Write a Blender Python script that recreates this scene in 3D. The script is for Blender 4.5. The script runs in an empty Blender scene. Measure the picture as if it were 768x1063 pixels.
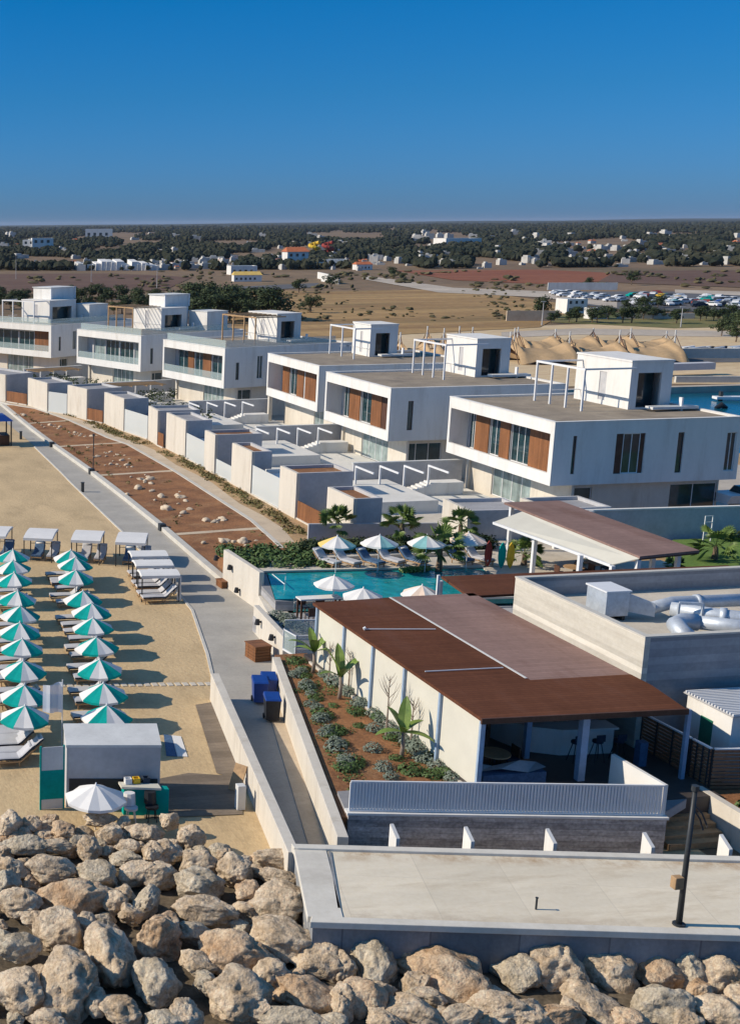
import bpy, math, random
from mathutils import Vector, Matrix, noise
from math import sin, cos, pi, radians
sc = bpy.context.scene
COL = sc.collection
R = random.Random(7)

# ------------------------------------------------------------------ camera model (used to survey points of the place)
F, CX, CY, CAMH = 1357.0, -50.0, 531.5, 20.5
W_, H_ = 768.0, 1063.0
yw, pt, rl = radians(7.8), radians(12.35), radians(0.45)
FW = Vector((sin(yw)*cos(pt), cos(yw)*cos(pt), -sin(pt)))
RT0 = Vector((cos(yw), -sin(yw), 0)); UP0 = RT0.cross(FW)
RT = RT0*cos(rl) - UP0*sin(rl); UP = UP0*cos(rl) + RT0*sin(rl)
CAM = Vector((0, 0, CAMH))
def at(u, v, z=0.0):
    d = FW*F + RT*(u-CX) - UP*(v-CY)
    return CAM + d*((z-CAMH)/d.z)
def aty(u, v, y):
    d = FW*F + RT*(u-CX) - UP*(v-CY)
    return CAM + d*(y/d.y)

# ------------------------------------------------------------------ materials
MATS = {}
def mat(name, col, rough=.8, var=.18, scale=1.5, fine=12., bump=.0, bscale=20., metal=0., spec=.3, stretch=(1,1,1), col2=None, stain=None, stain_scale=.4, stain_amt=.5, emit=None, alpha=1., coat=0., detail=6):
    m = bpy.data.materials.new(name); m.use_nodes = True
    nt = m.node_tree; n = nt.nodes; L = nt.links
    b = n['Principled BSDF']
    b.inputs['Roughness'].default_value = rough; b.inputs['Metallic'].default_value = metal
    b.inputs['Specular IOR Level'].default_value = spec
    if coat: b.inputs['Coat Weight'].default_value = coat
    if alpha < 1: b.inputs['Alpha'].default_value = alpha
    g = n.new('ShaderNodeNewGeometry')
    mp = n.new('ShaderNodeMapping'); mp.inputs['Scale'].default_value = stretch
    L.new(g.outputs['Position'], mp.inputs['Vector'])
    n1 = n.new('ShaderNodeTexNoise'); n1.inputs['Scale'].default_value = scale; n1.inputs['Detail'].default_value = detail; n1.inputs['Roughness'].default_value = .62
    L.new(mp.outputs[0], n1.inputs['Vector'])
    r = n.new('ShaderNodeValToRGB'); r.color_ramp.elements[0].position = .32; r.color_ramp.elements[1].position = .68
    c = Vector(col); lo = c*(1-var); hi = c*(1+var) if col2 is None else Vector(col2)
    if col2 is not None: lo = c
    r.color_ramp.elements[0].color = (*lo, 1); r.color_ramp.elements[1].color = (*[min(x, .95) for x in hi], 1)
    L.new(n1.outputs['Fac'], r.inputs['Fac'])
    out = r.outputs['Color']
    n2 = n.new('ShaderNodeTexNoise'); n2.inputs['Scale'].default_value = fine; n2.inputs['Detail'].default_value = 3
    L.new(g.outputs['Position'], n2.inputs['Vector'])
    mx = n.new('ShaderNodeMix'); mx.data_type = 'RGBA'; mx.blend_type = 'OVERLAY'; mx.inputs[0].default_value = min(1, var*1.6)
    L.new(out, mx.inputs[6]); L.new(n2.outputs['Fac'], mx.inputs[7]); out = mx.outputs[2]
    if stain is not None:
        n3 = n.new('ShaderNodeTexNoise'); n3.inputs['Scale'].default_value = stain_scale; n3.inputs['Detail'].default_value = 8; n3.inputs['Roughness'].default_value = .7
        L.new(mp.outputs[0], n3.inputs['Vector'])
        r3 = n.new('ShaderNodeValToRGB'); r3.color_ramp.elements[0].position = .52; r3.color_ramp.elements[1].position = .7
        r3.color_ramp.elements[0].color = (0,0,0,1); r3.color_ramp.elements[1].color = (stain_amt,)*3+(1,)
        L.new(n3.outputs['Fac'], r3.inputs['Fac'])
        m3 = n.new('ShaderNodeMix'); m3.data_type = 'RGBA'
        L.new(r3.outputs['Color'], m3.inputs[0]); L.new(out, m3.inputs[6]); m3.inputs[7].default_value = (*stain, 1); out = m3.outputs[2]
    L.new(out, b.inputs['Base Color'])
    if bump:
        n4 = n.new('ShaderNodeTexNoise'); n4.inputs['Scale'].default_value = bscale; n4.inputs['Detail'].default_value = 6; n4.inputs['Roughness'].default_value = .65
        L.new(mp.outputs[0], n4.inputs['Vector'])
        bp = n.new('ShaderNodeBump'); bp.inputs['Strength'].default_value = bump; bp.inputs['Distance'].default_value = .12 if name.startswith('boulder') else .05
        L.new(n4.outputs['Fac'], bp.inputs['Height']); L.new(bp.outputs[0], b.inputs['Normal'])
    MATS[name] = m
    return m

def bands(m, axis, period, dark, width=.12, dirn=None, strength=.8, tint=(.8,1.15)):
    """board / joint lines: a thin darker line every `period` metres along an axis of the place"""
    nt = m.node_tree; n = nt.nodes; L = nt.links; b = n['Principled BSDF']
    src = b.inputs['Base Color'].links[0].from_socket
    g = n.new('ShaderNodeNewGeometry'); 
    if dirn is None: dirn = [(1,0,0),(0,1,0),(0,0,1)][axis]
    dp = n.new('ShaderNodeVectorMath'); dp.operation = 'DOT_PRODUCT'; dp.inputs[1].default_value = dirn
    L.new(g.outputs['Position'], dp.inputs[0])
    d = n.new('ShaderNodeMath'); d.operation = 'DIVIDE'; d.inputs[1].default_value = period; L.new(dp.outputs['Value'], d.inputs[0])
    f = n.new('ShaderNodeMath'); f.operation = 'FRACT'; L.new(d.outputs[0], f.inputs[0])
    c = n.new('ShaderNodeMath'); c.operation = 'LESS_THAN'; c.inputs[1].default_value = width; L.new(f.outputs[0], c.inputs[0])
    s = n.new('ShaderNodeMath'); s.operation = 'MULTIPLY'; s.inputs[1].default_value = strength; L.new(c.outputs[0], s.inputs[0])
    # each board has its own tint
    fl = n.new('ShaderNodeMath'); fl.operation = 'FLOOR'; L.new(d.outputs[0], fl.inputs[0])
    wn = n.new('ShaderNodeTexWhiteNoise'); wn.noise_dimensions = '1D'; L.new(fl.outputs[0], wn.inputs['W'])
    mr = n.new('ShaderNodeMapRange'); mr.inputs[3].default_value = tint[0]; mr.inputs[4].default_value = tint[1]; L.new(wn.outputs['Value'], mr.inputs[0])
    ml = n.new('ShaderNodeVectorMath'); ml.operation = 'SCALE'; L.new(src, ml.inputs[0]); L.new(mr.outputs[0], ml.inputs['Scale'])
    mx = n.new('ShaderNodeMix'); mx.data_type = 'RGBA'; L.new(s.outputs[0], mx.inputs[0]); L.new(ml.outputs[0], mx.inputs[6]); mx.inputs[7].default_value = (*dark, 1)
    L.new(mx.outputs[2], b.inputs['Base Color'])
    return m

def rim_stain(m, dirn, d0, d1, col):
    """brown run-off stain lying in a band along one edge of a slab"""
    nt = m.node_tree; n = nt.nodes; L = nt.links; b = n['Principled BSDF']; src = b.inputs['Base Color'].links[0].from_socket
    g = n.new('ShaderNodeNewGeometry'); dp = n.new('ShaderNodeVectorMath'); dp.operation = 'DOT_PRODUCT'; dp.inputs[1].default_value = dirn; L.new(g.outputs['Position'], dp.inputs[0])
    nz = n.new('ShaderNodeTexNoise'); nz.inputs['Scale'].default_value = 1.1; nz.inputs['Detail'].default_value = 9; nz.inputs['Roughness'].default_value = .75; L.new(g.outputs['Position'], nz.inputs['Vector'])
    mr = n.new('ShaderNodeMapRange'); mr.interpolation_type = 'SMOOTHSTEP'; mr.inputs[1].default_value = d0; mr.inputs[2].default_value = d1; L.new(dp.outputs['Value'], mr.inputs[0])
    r = n.new('ShaderNodeMapRange'); r.inputs[1].default_value = .44; r.inputs[2].default_value = .66; L.new(nz.outputs['Fac'], r.inputs[0])
    mu = n.new('ShaderNodeMath'); mu.operation = 'MULTIPLY'; L.new(mr.outputs[0], mu.inputs[0]); L.new(r.outputs[0], mu.inputs[1])
    mx = n.new('ShaderNodeMix'); mx.data_type = 'RGBA'; L.new(mu.outputs[0], mx.inputs[0]); L.new(src, mx.inputs[6]); mx.inputs[7].default_value = (*col, 1); L.new(mx.outputs[2], b.inputs['Base Color'])

def glassmat(name, col, alpha=.35, rough=.03):
    m = bpy.data.materials.new(name); m.use_nodes = True
    nt = m.node_tree; n = nt.nodes; L = nt.links; b = n['Principled BSDF']
    b.inputs['Base Color'].default_value = (*col, 1); b.inputs['Roughness'].default_value = rough
    nz = n.new('ShaderNodeTexNoise'); nz.inputs['Scale'].default_value = .6
    mr = n.new('ShaderNodeMapRange'); mr.inputs[3].default_value = alpha*.85; mr.inputs[4].default_value = alpha*1.15
    L.new(nz.outputs['Fac'], mr.inputs[0]); L.new(mr.outputs[0], b.inputs['Alpha'])
    MATS[name] = m; return m

mat('town_render', (.50,.49,.46), var=.2, scale=.05, fine=.5)
mat('white_render', (.71,.70,.67), var=.06, scale=.5, fine=4, bump=.15, bscale=30, stain=(.50,.47,.42), stain_scale=.7, stain_amt=.5, stretch=(1.6,1.6,.25))
mat('cream_render', (.60,.56,.49), var=.06, scale=.6, fine=5, bump=.2, bscale=25, stain=(.42,.37,.30), stain_scale=.8, stain_amt=.55, stretch=(1.6,1.6,.3))
mat('grey_render', (.46,.46,.47), var=.1, scale=.6, fine=5, bump=.2, bscale=20, stain=(.32,.32,.33), stain_amt=.4)
mat('side_render', (.50,.51,.54), var=.05, scale=.4, fine=4, bump=.1, bscale=25, stain=(.4,.4,.42), stain_amt=.3, stretch=(1,1,.3))
mat('roof_gravel', (.29,.24,.18), var=.2, scale=.5, fine=14, bump=.3, bscale=30, stain=(.17,.14,.115), stain_scale=.45, stain_amt=.75)
mat('tan_deck', (.55,.50,.42), var=.12, scale=.8, fine=8)
mat('patio_stone', (.66,.65,.61), var=.08, scale=.8, fine=6, stain=(.45,.43,.4), stain_amt=.4)
mat('paver', (.44,.40,.34), var=.1, scale=1, fine=9, bump=.1, stain=(.33,.3,.26), stain_amt=.4)
mat('sand', (.56,.415,.235), var=.14, scale=.22, fine=5, bump=.7, bscale=4.5, stain=(.37,.27,.15), stain_scale=.33, stain_amt=.7, detail=10, stretch=(1.3,.7,1))
mat('promenade_paving', (.40,.375,.33), var=.1, scale=.5, fine=10, bump=.1, stain=(.30,.28,.25), stain_scale=.35, stain_amt=.5)
bands(MATS['promenade_paving'], 1, 1.2, (.28,.26,.23), .03, strength=.3, tint=(.97,1.03))
mat('kerb_concrete', (.53,.51,.46), var=.08, scale=1.2, fine=10, stain=(.45,.42,.38), stain_amt=.4)
mat('red_soil', (.165,.075,.034), var=.35, scale=.7, fine=8, bump=.8, bscale=7, col2=(.33,.155,.065), stain=(.38,.235,.12), stain_scale=.5, stain_amt=.55, detail=9)
mat('dry_earth', (.42,.28,.15), var=.25, scale=.6, fine=6, bump=.4, bscale=6, stain=(.25,.22,.1), stain_scale=.5, stain_amt=.7)
mat('pale_path', (.54,.44,.32), var=.1, scale=1, fine=9, stain=(.42,.32,.22), stain_amt=.5)
mat('concrete_top', (.68,.61,.48), var=.08, scale=.8, fine=7, bump=.1, stain=(.47,.38,.26), stain_scale=.9, stain_amt=.55, stretch=(.35,1.6,1))
bands(MATS['concrete_top'], 0, 2.5, (.36,.32,.26), .010, dirn=(.97,-.24,0), strength=.28, tint=(.96,1.04))
bands(MATS['concrete_top'], 0, 2.3, (.38,.34,.28), .010, dirn=(.24,.97,0), strength=.2, tint=(.98,1.02))
mat('concrete_trim', (.60,.61,.60), var=.08, scale=1.2, fine=9, stain=(.4,.4,.4), stain_amt=.4, stretch=(1,1,.3))
mat('rim_concrete', (.63,.60,.53), var=.08, scale=1.2, fine=9, stain=(.42,.38,.32), stain_amt=.4)
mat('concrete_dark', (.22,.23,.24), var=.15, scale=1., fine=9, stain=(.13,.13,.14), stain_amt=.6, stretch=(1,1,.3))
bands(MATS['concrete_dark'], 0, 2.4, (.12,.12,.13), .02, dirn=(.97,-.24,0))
mat('board_concrete', (.60,.57,.49), var=.1, scale=1.2, fine=6, stretch=(1,.35,3), stain=(.5,.45,.37), stain_amt=.5, stain_scale=.8)
bands(MATS['board_concrete'], 2, .22, (.52,.49,.43), .06, strength=.6)
mat('tile_side', (.33,.33,.34), var=.12, scale=1, fine=6, stretch=(.6,1,2), stain=(.22,.22,.24), stain_amt=.5)
bands(MATS['tile_side'], 2, .3, (.27,.27,.28), .05, strength=.5)
mat('timber', (.22,.095,.04), rough=.6, var=.2, scale=1.5, fine=9, stretch=(1,1,.3))
bands(MATS['timber'], 1, .16, (.12,.05,.02), .1)
mat('timber_pale', (.40,.26,.14), rough=.7, var=.2, scale=2, fine=9, stretch=(.3,1,1))
mat('timber_dark', (.085,.04,.025), rough=.6, var=.2, scale=2, fine=9)
mat('slat_brown', (.27,.13,.07), rough=.55, var=.2, scale=2, fine=9)
mat('rust_roof', (.125,.050,.028), rough=.9, spec=.08, var=.15, scale=.5, fine=5, stretch=(1,.25,1), stain=(.13,.065,.05), stain_scale=.5, stain_amt=.7)
bands(MATS['rust_roof'], 1, .20, (.06,.028,.02), .16, strength=.5, tint=(.9,1.08))
mat('mauve_roof', (.25,.165,.145), rough=.9, spec=.08, var=.1, scale=.5, fine=5, stretch=(1,.25,1), stain=(.17,.098,.08), stain_scale=.45, stain_amt=.8)
bands(MATS['mauve_roof'], 1, .20, (.13,.08,.07), .12, strength=.35, tint=(.93,1.06))
mat('cream_fabric', (.60,.58,.50), rough=.9, var=.05, scale=.8, fine=20, spec=.1)
mat('white_fabric', (.72,.71,.69), rough=.9, var=.05, scale=1.5, fine=15, spec=.1)
mat('grey_fabric', (.45,.46,.48), rough=.9, var=.1, scale=2, fine=15, spec=.1)
mat('teal_fabric', (.0,.30,.27), rough=.85, var=.12, scale=2, fine=12, spec=.15)
mat('blue_fabric', (.08,.14,.24), rough=.9, var=.15, scale=3, fine=12, spec=.1)
mat('navy_fabric', (.03,.045,.07), rough=.9, var=.15, scale=3, fine=12, spec=.1)
mat('yellow_fabric', (.75,.55,.18), rough=.9, var=.08, scale=2, fine=12, spec=.1)
mat('pink_fabric', (.78,.62,.50), rough=.9, var=.08, scale=2, fine=12, spec=.1)
mat('tent_fabric', (.47,.33,.19), rough=.9, var=.12, scale=.4, fine=3, spec=.1, stain=(.32,.22,.13), stain_scale=.2, stain_amt=.6)
mat('white_metal', (.72,.73,.74), rough=.4, var=.04, scale=2, metal=0)
mat('steel', (.50,.55,.61), rough=.5, var=.12, scale=3, metal=.35, fine=10)
mat('dark_metal', (.035,.04,.045), rough=.45, var=.1, scale=3)
mat('blue_post', (.28,.38,.52), rough=.45, var=.08, scale=3)
mat('blue_plastic', (.01,.05,.25), rough=.4, var=.12, scale=3, spec=.5)
mat('black_plastic', (.02,.022,.027), rough=.45, var=.2, scale=3)
mat('window_glass', (.02,.05,.06), rough=.06, var=.35, scale=.7, fine=1.5, spec=.8)
mat('curtain_glass', (.22,.28,.28), rough=.15, var=.4, scale=1.1, fine=2, spec=.8, stretch=(1,1,.1))
mat('red_cloth', (.30,.05,.04), rough=.9, var=.2)
mat('yellow_paint', (.70,.45,.03), rough=.5, var=.1)
mat('green_paint', (.02,.16,.10), rough=.5, var=.1)
mat('dark_floor', (.07,.06,.055), rough=.5, var=.15, scale=2, fine=6)
mat('slate_wall', (.25,.25,.255), rough=.6, var=.4, scale=2.2, fine=10, stretch=(.6,1,2.5), bump=.5, bscale=8, col2=(.52,.52,.53), stain=(.42,.42,.43), stain_scale=1.5, stain_amt=.35)
bands(MATS['slate_wall'], 2, .21, (.09,.09,.095), .07, strength=.5)
mat('boulder', (.40,.295,.19), rough=.95, var=.35, scale=1.6, fine=16, bump=1., bscale=7, col2=(.74,.62,.47), stain=(.20,.15,.10), stain_scale=2.4, stain_amt=.7, detail=10, spec=.1)
mat('boulder_orange', (.40,.25,.14), rough=.95, var=.35, scale=1.4, fine=16, bump=1., bscale=7, col2=(.70,.56,.40), stain=(.22,.14,.09), stain_scale=2.4, stain_amt=.7, detail=10, spec=.1)
mat('boulder_grey', (.38,.31,.215), rough=.95, var=.35, scale=1.8, fine=16, bump=1., bscale=8, col2=(.68,.60,.47), stain=(.17,.14,.11), stain_scale=2.8, stain_amt=.7, detail=10, spec=.1)
mat('walk_boards', (.20,.16,.12), var=.12, scale=1.5, fine=8)
bands(MATS['walk_boards'], 1, .3, (.13,.10,.075), .06)
mat('bed_stone', (.58,.48,.36), rough=.95, var=.2, scale=3, fine=14, bump=.6, bscale=14, spec=.1)
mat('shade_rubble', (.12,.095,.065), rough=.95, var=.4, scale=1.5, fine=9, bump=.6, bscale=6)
mat('foliage_dark', (.022,.042,.014), rough=.7, var=.5, scale=.35, fine=2.5, col2=(.065,.085,.03))
mat('scrub_olive', (.05,.055,.025), rough=.95, var=.4, scale=.05, fine=.5, col2=(.15,.12,.06))
mat('weeds', (.07,.085,.025), rough=.9, var=.3, scale=2, fine=6, col2=(.26,.20,.09))
mat('foliage_far', (.012,.022,.018), rough=.9, var=.5, scale=.03, fine=.3, col2=(.062,.062,.040), spec=.05)
mat('foliage_mid', (.045,.085,.022), rough=.65, var=.4, scale=1.5, fine=5, col2=(.10,.16,.05))
mat('foliage_grey', (.12,.155,.12), rough=.8, var=.3, scale=1.5, fine=7, col2=(.22,.26,.21))
mat('foliage_palm', (.07,.13,.03), rough=.5, var=.3, scale=1.5, fine=5, col2=(.17,.24,.06), spec=.4)
mat('foliage_banana', (.10,.17,.03), rough=.45, var=.3, scale=2, fine=5, col2=(.22,.30,.07), spec=.4)
mat('lawn', (.08,.15,.03), rough=.9, var=.3, scale=.8, fine=9, col2=(.15,.23,.05))
mat('bark', (.16,.115,.08), rough=.95, var=.3, scale=4, fine=12, bump=.6, bscale=14)
mat('dry_twig', (.30,.24,.19), rough=.95, var=.2, scale=4)
mat('roof_tile', (.45,.14,.06), rough=.85, var=.2, scale=.8, fine=3)
mat('ochre_wall', (.60,.42,.12), rough=.85, var=.15, scale=.8)
mat('asphalt', (.12,.12,.125), rough=.9, var=.15, scale=.05, fine=.8)
# far ground
mat('plain', (.15,.10,.06), rough=.95, var=.3, scale=.012, fine=.25, col2=(.25,.17,.10), stain=(.07,.08,.035), stain_scale=.009, stain_amt=.7, detail=10)
mat('straw_field', (.22,.13,.055), rough=.95, var=.25, scale=.03, fine=.5, stretch=(.3,2.2,1), col2=(.46,.30,.13), stain=(.11,.10,.045), stain_scale=.02, stain_amt=.75, detail=9)
mat('umber_field', (.10,.055,.038), rough=.95, var=.25, scale=.02, fine=.3, stretch=(.4,2,1), col2=(.17,.10,.068), stain=(.07,.07,.035), stain_scale=.02, stain_amt=.6, detail=9)
mat('red_field', (.20,.06,.028), rough=.95, var=.25, scale=.02, fine=.3, stretch=(.4,2.5,1), col2=(.27,.11,.055), detail=9)
mat('yard_sand', (.50,.37,.21), rough=.95, var=.2, scale=.05, fine=.6, col2=(.68,.53,.34), stain=(.3,.22,.13), stain_scale=.05, stain_amt=.5, detail=9)
mat('verge', (.10,.12,.035), rough=.95, var=.3, scale=.1, fine=1, col2=(.24,.19,.08))
mat('teal_pale', (.22,.45,.46), rough=.9, var=.1, scale=2, fine=12)
mat('cushion_fabric', (.50,.50,.52), rough=.9, var=.06, scale=2, fine=15, spec=.1)
mat('road_dust', (.45,.39,.32), rough=.95, var=.15, scale=.05, fine=.8)
mat('hill_wood', (.02,.036,.03), rough=1, var=.5, scale=.003, fine=.03, col2=(.05,.055,.04), spec=.0)

def water_mat(name, col, col2, scale, bump):
    m = mat(name, col, rough=.06, var=.2, scale=scale, fine=3, col2=col2, spec=.5)
    n = m.node_tree.nodes; L = m.node_tree.links
    nz = n.new('ShaderNodeTexNoise'); nz.inputs['Scale'].default_value = 2.2; nz.inputs['Detail'].default_value = 3
    g = n.new('ShaderNodeNewGeometry'); L.new(g.outputs['Position'], nz.inputs['Vector'])
    b = n.new('ShaderNodeBump'); b.inputs['Strength'].default_value = bump; b.inputs['Distance'].default_value = .1
    L.new(nz.outputs['Fac'], b.inputs['Height']); L.new(b.outputs[0], n['Principled BSDF'].inputs['Normal'])
water_mat('pool_water', (.0,.19,.21), (.02,.34,.35), .9, .35)
water_mat('small_pool_water', (.08,.16,.30), (.14,.24,.38), 1.2, .2)
water_mat('marina_water', (.004,.085,.14), (.008,.12,.18), .15, .5)
glassmat('clear_glass', (.45,.55,.55), .38)
glassmat('frost_panel', (.66,.70,.70), .8, .25)
glassmat('rail_backing', (.72,.82,.95), .75, .3)
glassmat('flag_cloth', (.70,.76,.86), .8, .8)

# ------------------------------------------------------------------ mesh helpers
ORG = {}
class MB:
    def __init__(s): s.v = []; s.f = []; s.m = []; s.smooth = False
    def add(s, vs, fs, mi=0):
        k = len(s.v); s.v += [tuple(p) for p in vs]; s.f += [tuple(i+k for i in f) for f in fs]; s.m += [mi]*len(fs); return s
    def box(s, x0, x1, y0, y1, z0, z1, mi=0):
        return s.prism([(x0,y0),(x1,y0),(x1,y1),(x0,y1)], z0, z1, mi)
    def prism(s, poly, z0, z1, mi=0, top=None):
        n = len(poly); a = sum(poly[i][0]*poly[(i+1)%n][1]-poly[(i+1)%n][0]*poly[i][1] for i in range(n))
        if a < 0: poly = list(reversed(poly))
        vs = [(p[0],p[1],z0) for p in poly] + [(p[0],p[1],z1) for p in poly]
        fs = [tuple(range(n-1,-1,-1))] ; s.add(vs, fs + [(i,(i+1)%n,n+(i+1)%n,n+i) for i in range(n)], mi)
        k = len(s.v)-2*n; s.f.append(tuple(k+n+i for i in range(n))); s.m.append(mi if top is None else top)
        return s
    def poly(s, pts, mi=0): return s.add(pts, [tuple(range(len(pts)))], mi)
    def hexa(s, p, mi=0):   # 8 points: bottom 4 ccw, top 4
        return s.add(p, [(3,2,1,0),(4,5,6,7),(0,1,5,4),(1,2,6,5),(2,3,7,6),(3,0,4,7)], mi)
    def bar(s, a, b, w, h, mi=0):      # rectangular bar between two points
        a = Vector(a); b = Vector(b); d = (b-a).normalized()
        up = Vector((0,0,1)) if abs(d.z) < .95 else Vector((0,1,0))
        sx = d.cross(up).normalized()*w/2; sy = sx.cross(d).normalized()*h/2
        p = [a-sx-sy, a+sx-sy, a+sx+sy, a-sx+sy, b-sx-sy, b+sx-sy, b+sx+sy, b-sx+sy]
        return s.add(p, [(0,1,2,3),(7,6,5,4),(1,0,4,5),(2,1,5,6),(3,2,6,7),(0,3,7,4)], mi)
    def path(s, pts, r, n=8, mi=0, caps=True):
        pts = [Vector(p) for p in pts]; rr = r if isinstance(r, (list, tuple)) else [r]*len(pts)
        rings = []; prev = None
        for i, p in enumerate(pts):
            d = (pts[min(i+1,len(pts)-1)] - pts[max(i-1,0)]).normalized()
            if prev is None:
                up = Vector((0,0,1)) if abs(d.z) < .9 else Vector((1,0,0)); sx = d.cross(up).normalized()
            else: sx = (prev - d*prev.dot(d)).normalized()
            prev = sx; sy = d.cross(sx)
            rings.append([p + (sx*cos(2*pi*k/n) + sy*sin(2*pi*k/n))*rr[i] for k in range(n)])
        vs = [q for ring in rings for q in ring]; fs = []
        for i in range(len(pts)-1):
            for k in range(n): fs.append((i*n+k, i*n+(k+1)%n, (i+1)*n+(k+1)%n, (i+1)*n+k))
        if caps: fs.append(tuple(range(n-1,-1,-1))); fs.append(tuple((len(pts)-1)*n+k for k in range(n)))
        return s.add(vs, fs, mi)
    def wall(s, ax, pos, th, a0, a1, z0, z1, holes=(), mi=0):
        """upright wall with openings; ax 'x': lies in plane x=pos..pos+th and runs along y"""
        As = sorted({a0, a1, *[h[0] for h in holes], *[h[1] for h in holes]}); Zs = sorted({z0, z1, *[h[2] for h in holes], *[h[3] for h in holes]})
        for i in range(len(As)-1):
            for j in range(len(Zs)-1):
                ca, cz = (As[i]+As[i+1])/2, (Zs[j]+Zs[j+1])/2
                if any(h[0] < ca < h[1] and h[2] < cz < h[3] for h in holes): continue
                if ax == 'x': s.box(pos, pos+th, As[i], As[i+1], Zs[j], Zs[j+1], mi)
                else: s.box(As[i], As[i+1], pos, pos+th, Zs[j], Zs[j+1], mi)
        return s
    def build(s, name, ms, parent=None, smooth=None, bevel=0):
        off = ORG.get(parent.name, Vector()) if parent else Vector()
        me = bpy.data.meshes.new(name)
        me.from_pydata([(x-off[0], y-off[1], z-off[2]) for x, y, z in s.v], [], s.f)
        if isinstance(ms, str): ms = [ms]
        for q in ms: me.materials.append(MATS[q])
        if len(ms) > 1: me.polygons.foreach_set('material_index', s.m)
        if s.smooth or smooth: me.polygons.foreach_set('use_smooth', [True]*len(s.f))
        me.update()
        o = bpy.data.objects.new(name, me); COL.objects.link(o)
        if parent: o.parent = parent
        ORG[o.name] = off
        if bevel:
            b = o.modifiers.new('b', 'BEVEL'); b.width = bevel; b.segments = 2; b.limit_method = 'ANGLE'
        return o

def tag(o, label=None, cat=None, group=None, kind=None):
    if label: o['label'] = label
    if cat: o['category'] = cat
    if group: o['group'] = group
    if kind: o['kind'] = kind
    return o
def thing(name, label, cat, loc=(0,0,0), group=None, rz=0, world=True):
    o = bpy.data.objects.new(name, None); COL.objects.link(o); o.location = loc; o.rotation_euler.z = rz
    o.empty_display_size = .3
    ORG[o.name] = Vector(loc) if world else Vector()
    return tag(o, label, cat, group)
KIDS = {}
def kids(o):
    return [c for c in COL.objects if c.parent == o]
def copy_tree(o, parent=None, ks=None):
    c = o.copy(); COL.objects.link(c)
    if parent: c.parent = parent
    for ch in TREE(o): copy_tree(ch, c)
    return c
_tree = {}
def TREE(o):
    if o.name not in _tree: _tree[o.name] = kids(o)
    return _tree[o.name]
def place(proto, used, loc, rz=0, sc_=None, label=None, group=None):
    """first call moves the prototype itself, later calls copy it"""
    TREE(proto)
    for ch in TREE(proto): TREE(ch)
    if not used: o = proto; used.append(1)
    else: o = copy_tree(proto)
    o.location = loc; o.rotation_euler.z = rz
    if sc_ is not None: o.scale = (sc_,)*3 if not isinstance(sc_, tuple) else sc_
    if label: o['label'] = label
    if group: o['group'] = group
    return o
NTH = ['nearest','second','third','fourth','fifth','sixth','seventh','eighth','ninth','tenth','eleventh','twelfth']
def xy(p): return (p[0], p[1])
def sheet(name, pts, z, m, kind='structure', th=None):
    mb = MB()
    p = [(q[0], q[1]) for q in pts]
    if th: mb.prism(p, z-th, z)
    else:
        n = len(p); a = sum(p[i][0]*p[(i+1)%n][1]-p[(i+1)%n][0]*p[i][1] for i in range(n))
        if a < 0: p.reverse()
        mb.poly([(x,y,z) for x,y in p])
    o = mb.build(name, m); o['kind'] = kind; return o
def leafquads(mb, c, rad, n, size, rng, mi=0, shell=.55, flat=1., up=.3):
    """leaf-sized faces spread through a lumpy ellipsoid"""
    for _ in range(n):
        d = Vector((rng.gauss(0,1), rng.gauss(0,1), rng.gauss(0,1))).normalized()
        q = (shell + (1-shell)*rng.random())
        lump = 1 + .28*noise.noise(d*1.9 + Vector(c)*.37)
        p = Vector(c) + Vector((d.x*rad[0], d.y*rad[1], d.z*rad[2]))*q*lump
        nn = (d + Vector((rng.uniform(-1,1), rng.uniform(-1,1), rng.uniform(-.4,1)+up))*.8).normalized()
        t = nn.cross(Vector((rng.uniform(-1,1), rng.uniform(-1,1), rng.uniform(-1,1)))).normalized(); b = nn.cross(t)
        s_ = size*rng.uniform(.6,1.4)
        mb.add([p-t*s_, p-b*s_*.5, p+t*s_, p+b*s_*.5], [(0,1,2,3)], mi)

# ------------------------------------------------------------------ world, sun, camera
SUN_AZ, SUN_EL = radians(282), radians(31.5)   # clockwise from +Y
wd = bpy.data.worlds.new('World'); sc.world = wd; wd.use_nodes = True
nt = wd.node_tree; nn_ = nt.nodes; LK = nt.links
bg = nn_['Background']
sky = nn_.new('ShaderNodeTexSky'); sky.sky_type = 'NISHITA'; sky.sun_disc = False
sky.sun_elevation = SUN_EL; sky.sun_rotation = SUN_AZ
sky.altitude = 0; sky.air_density = 1.0; sky.dust_density = .4; sky.ozone_density = 3.5
# polarised look of the photograph's sky: deeper blue with height above the horizon
tc = nn_.new('ShaderNodeTexCoord'); sx_ = nn_.new('ShaderNodeSeparateXYZ'); LK.new(tc.outputs['Generated'], sx_.inputs[0])
cr = nn_.new('ShaderNodeValToRGB'); e = cr.color_ramp.elements
e[0].position = 0.0; e[0].color = (.15,.33,.76,1)
e[1].position = 1.; e[1].color = (.62,.92,1.0,1)
for p_, c_ in ((.035,(.11,.33,.76,1)), (.09,(.06,.33,.67,1)), (.175,(.0,.345,.67,1)), (.4,(.26,.62,.84,1))):
    q_ = e.new(p_); q_.color = c_
LK.new(sx_.outputs['Z'], cr.inputs[0])
mxs = nn_.new('ShaderNodeMix'); mxs.data_type = 'RGBA'; mxs.blend_type = 'MULTIPLY'; mxs.inputs[0].default_value = 1
LK.new(sky.outputs[0], mxs.inputs[6]); LK.new(cr.outputs[0], mxs.inputs[7]); LK.new(mxs.outputs[2], bg.inputs[0])
bg.inputs[1].default_value = .14
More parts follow.
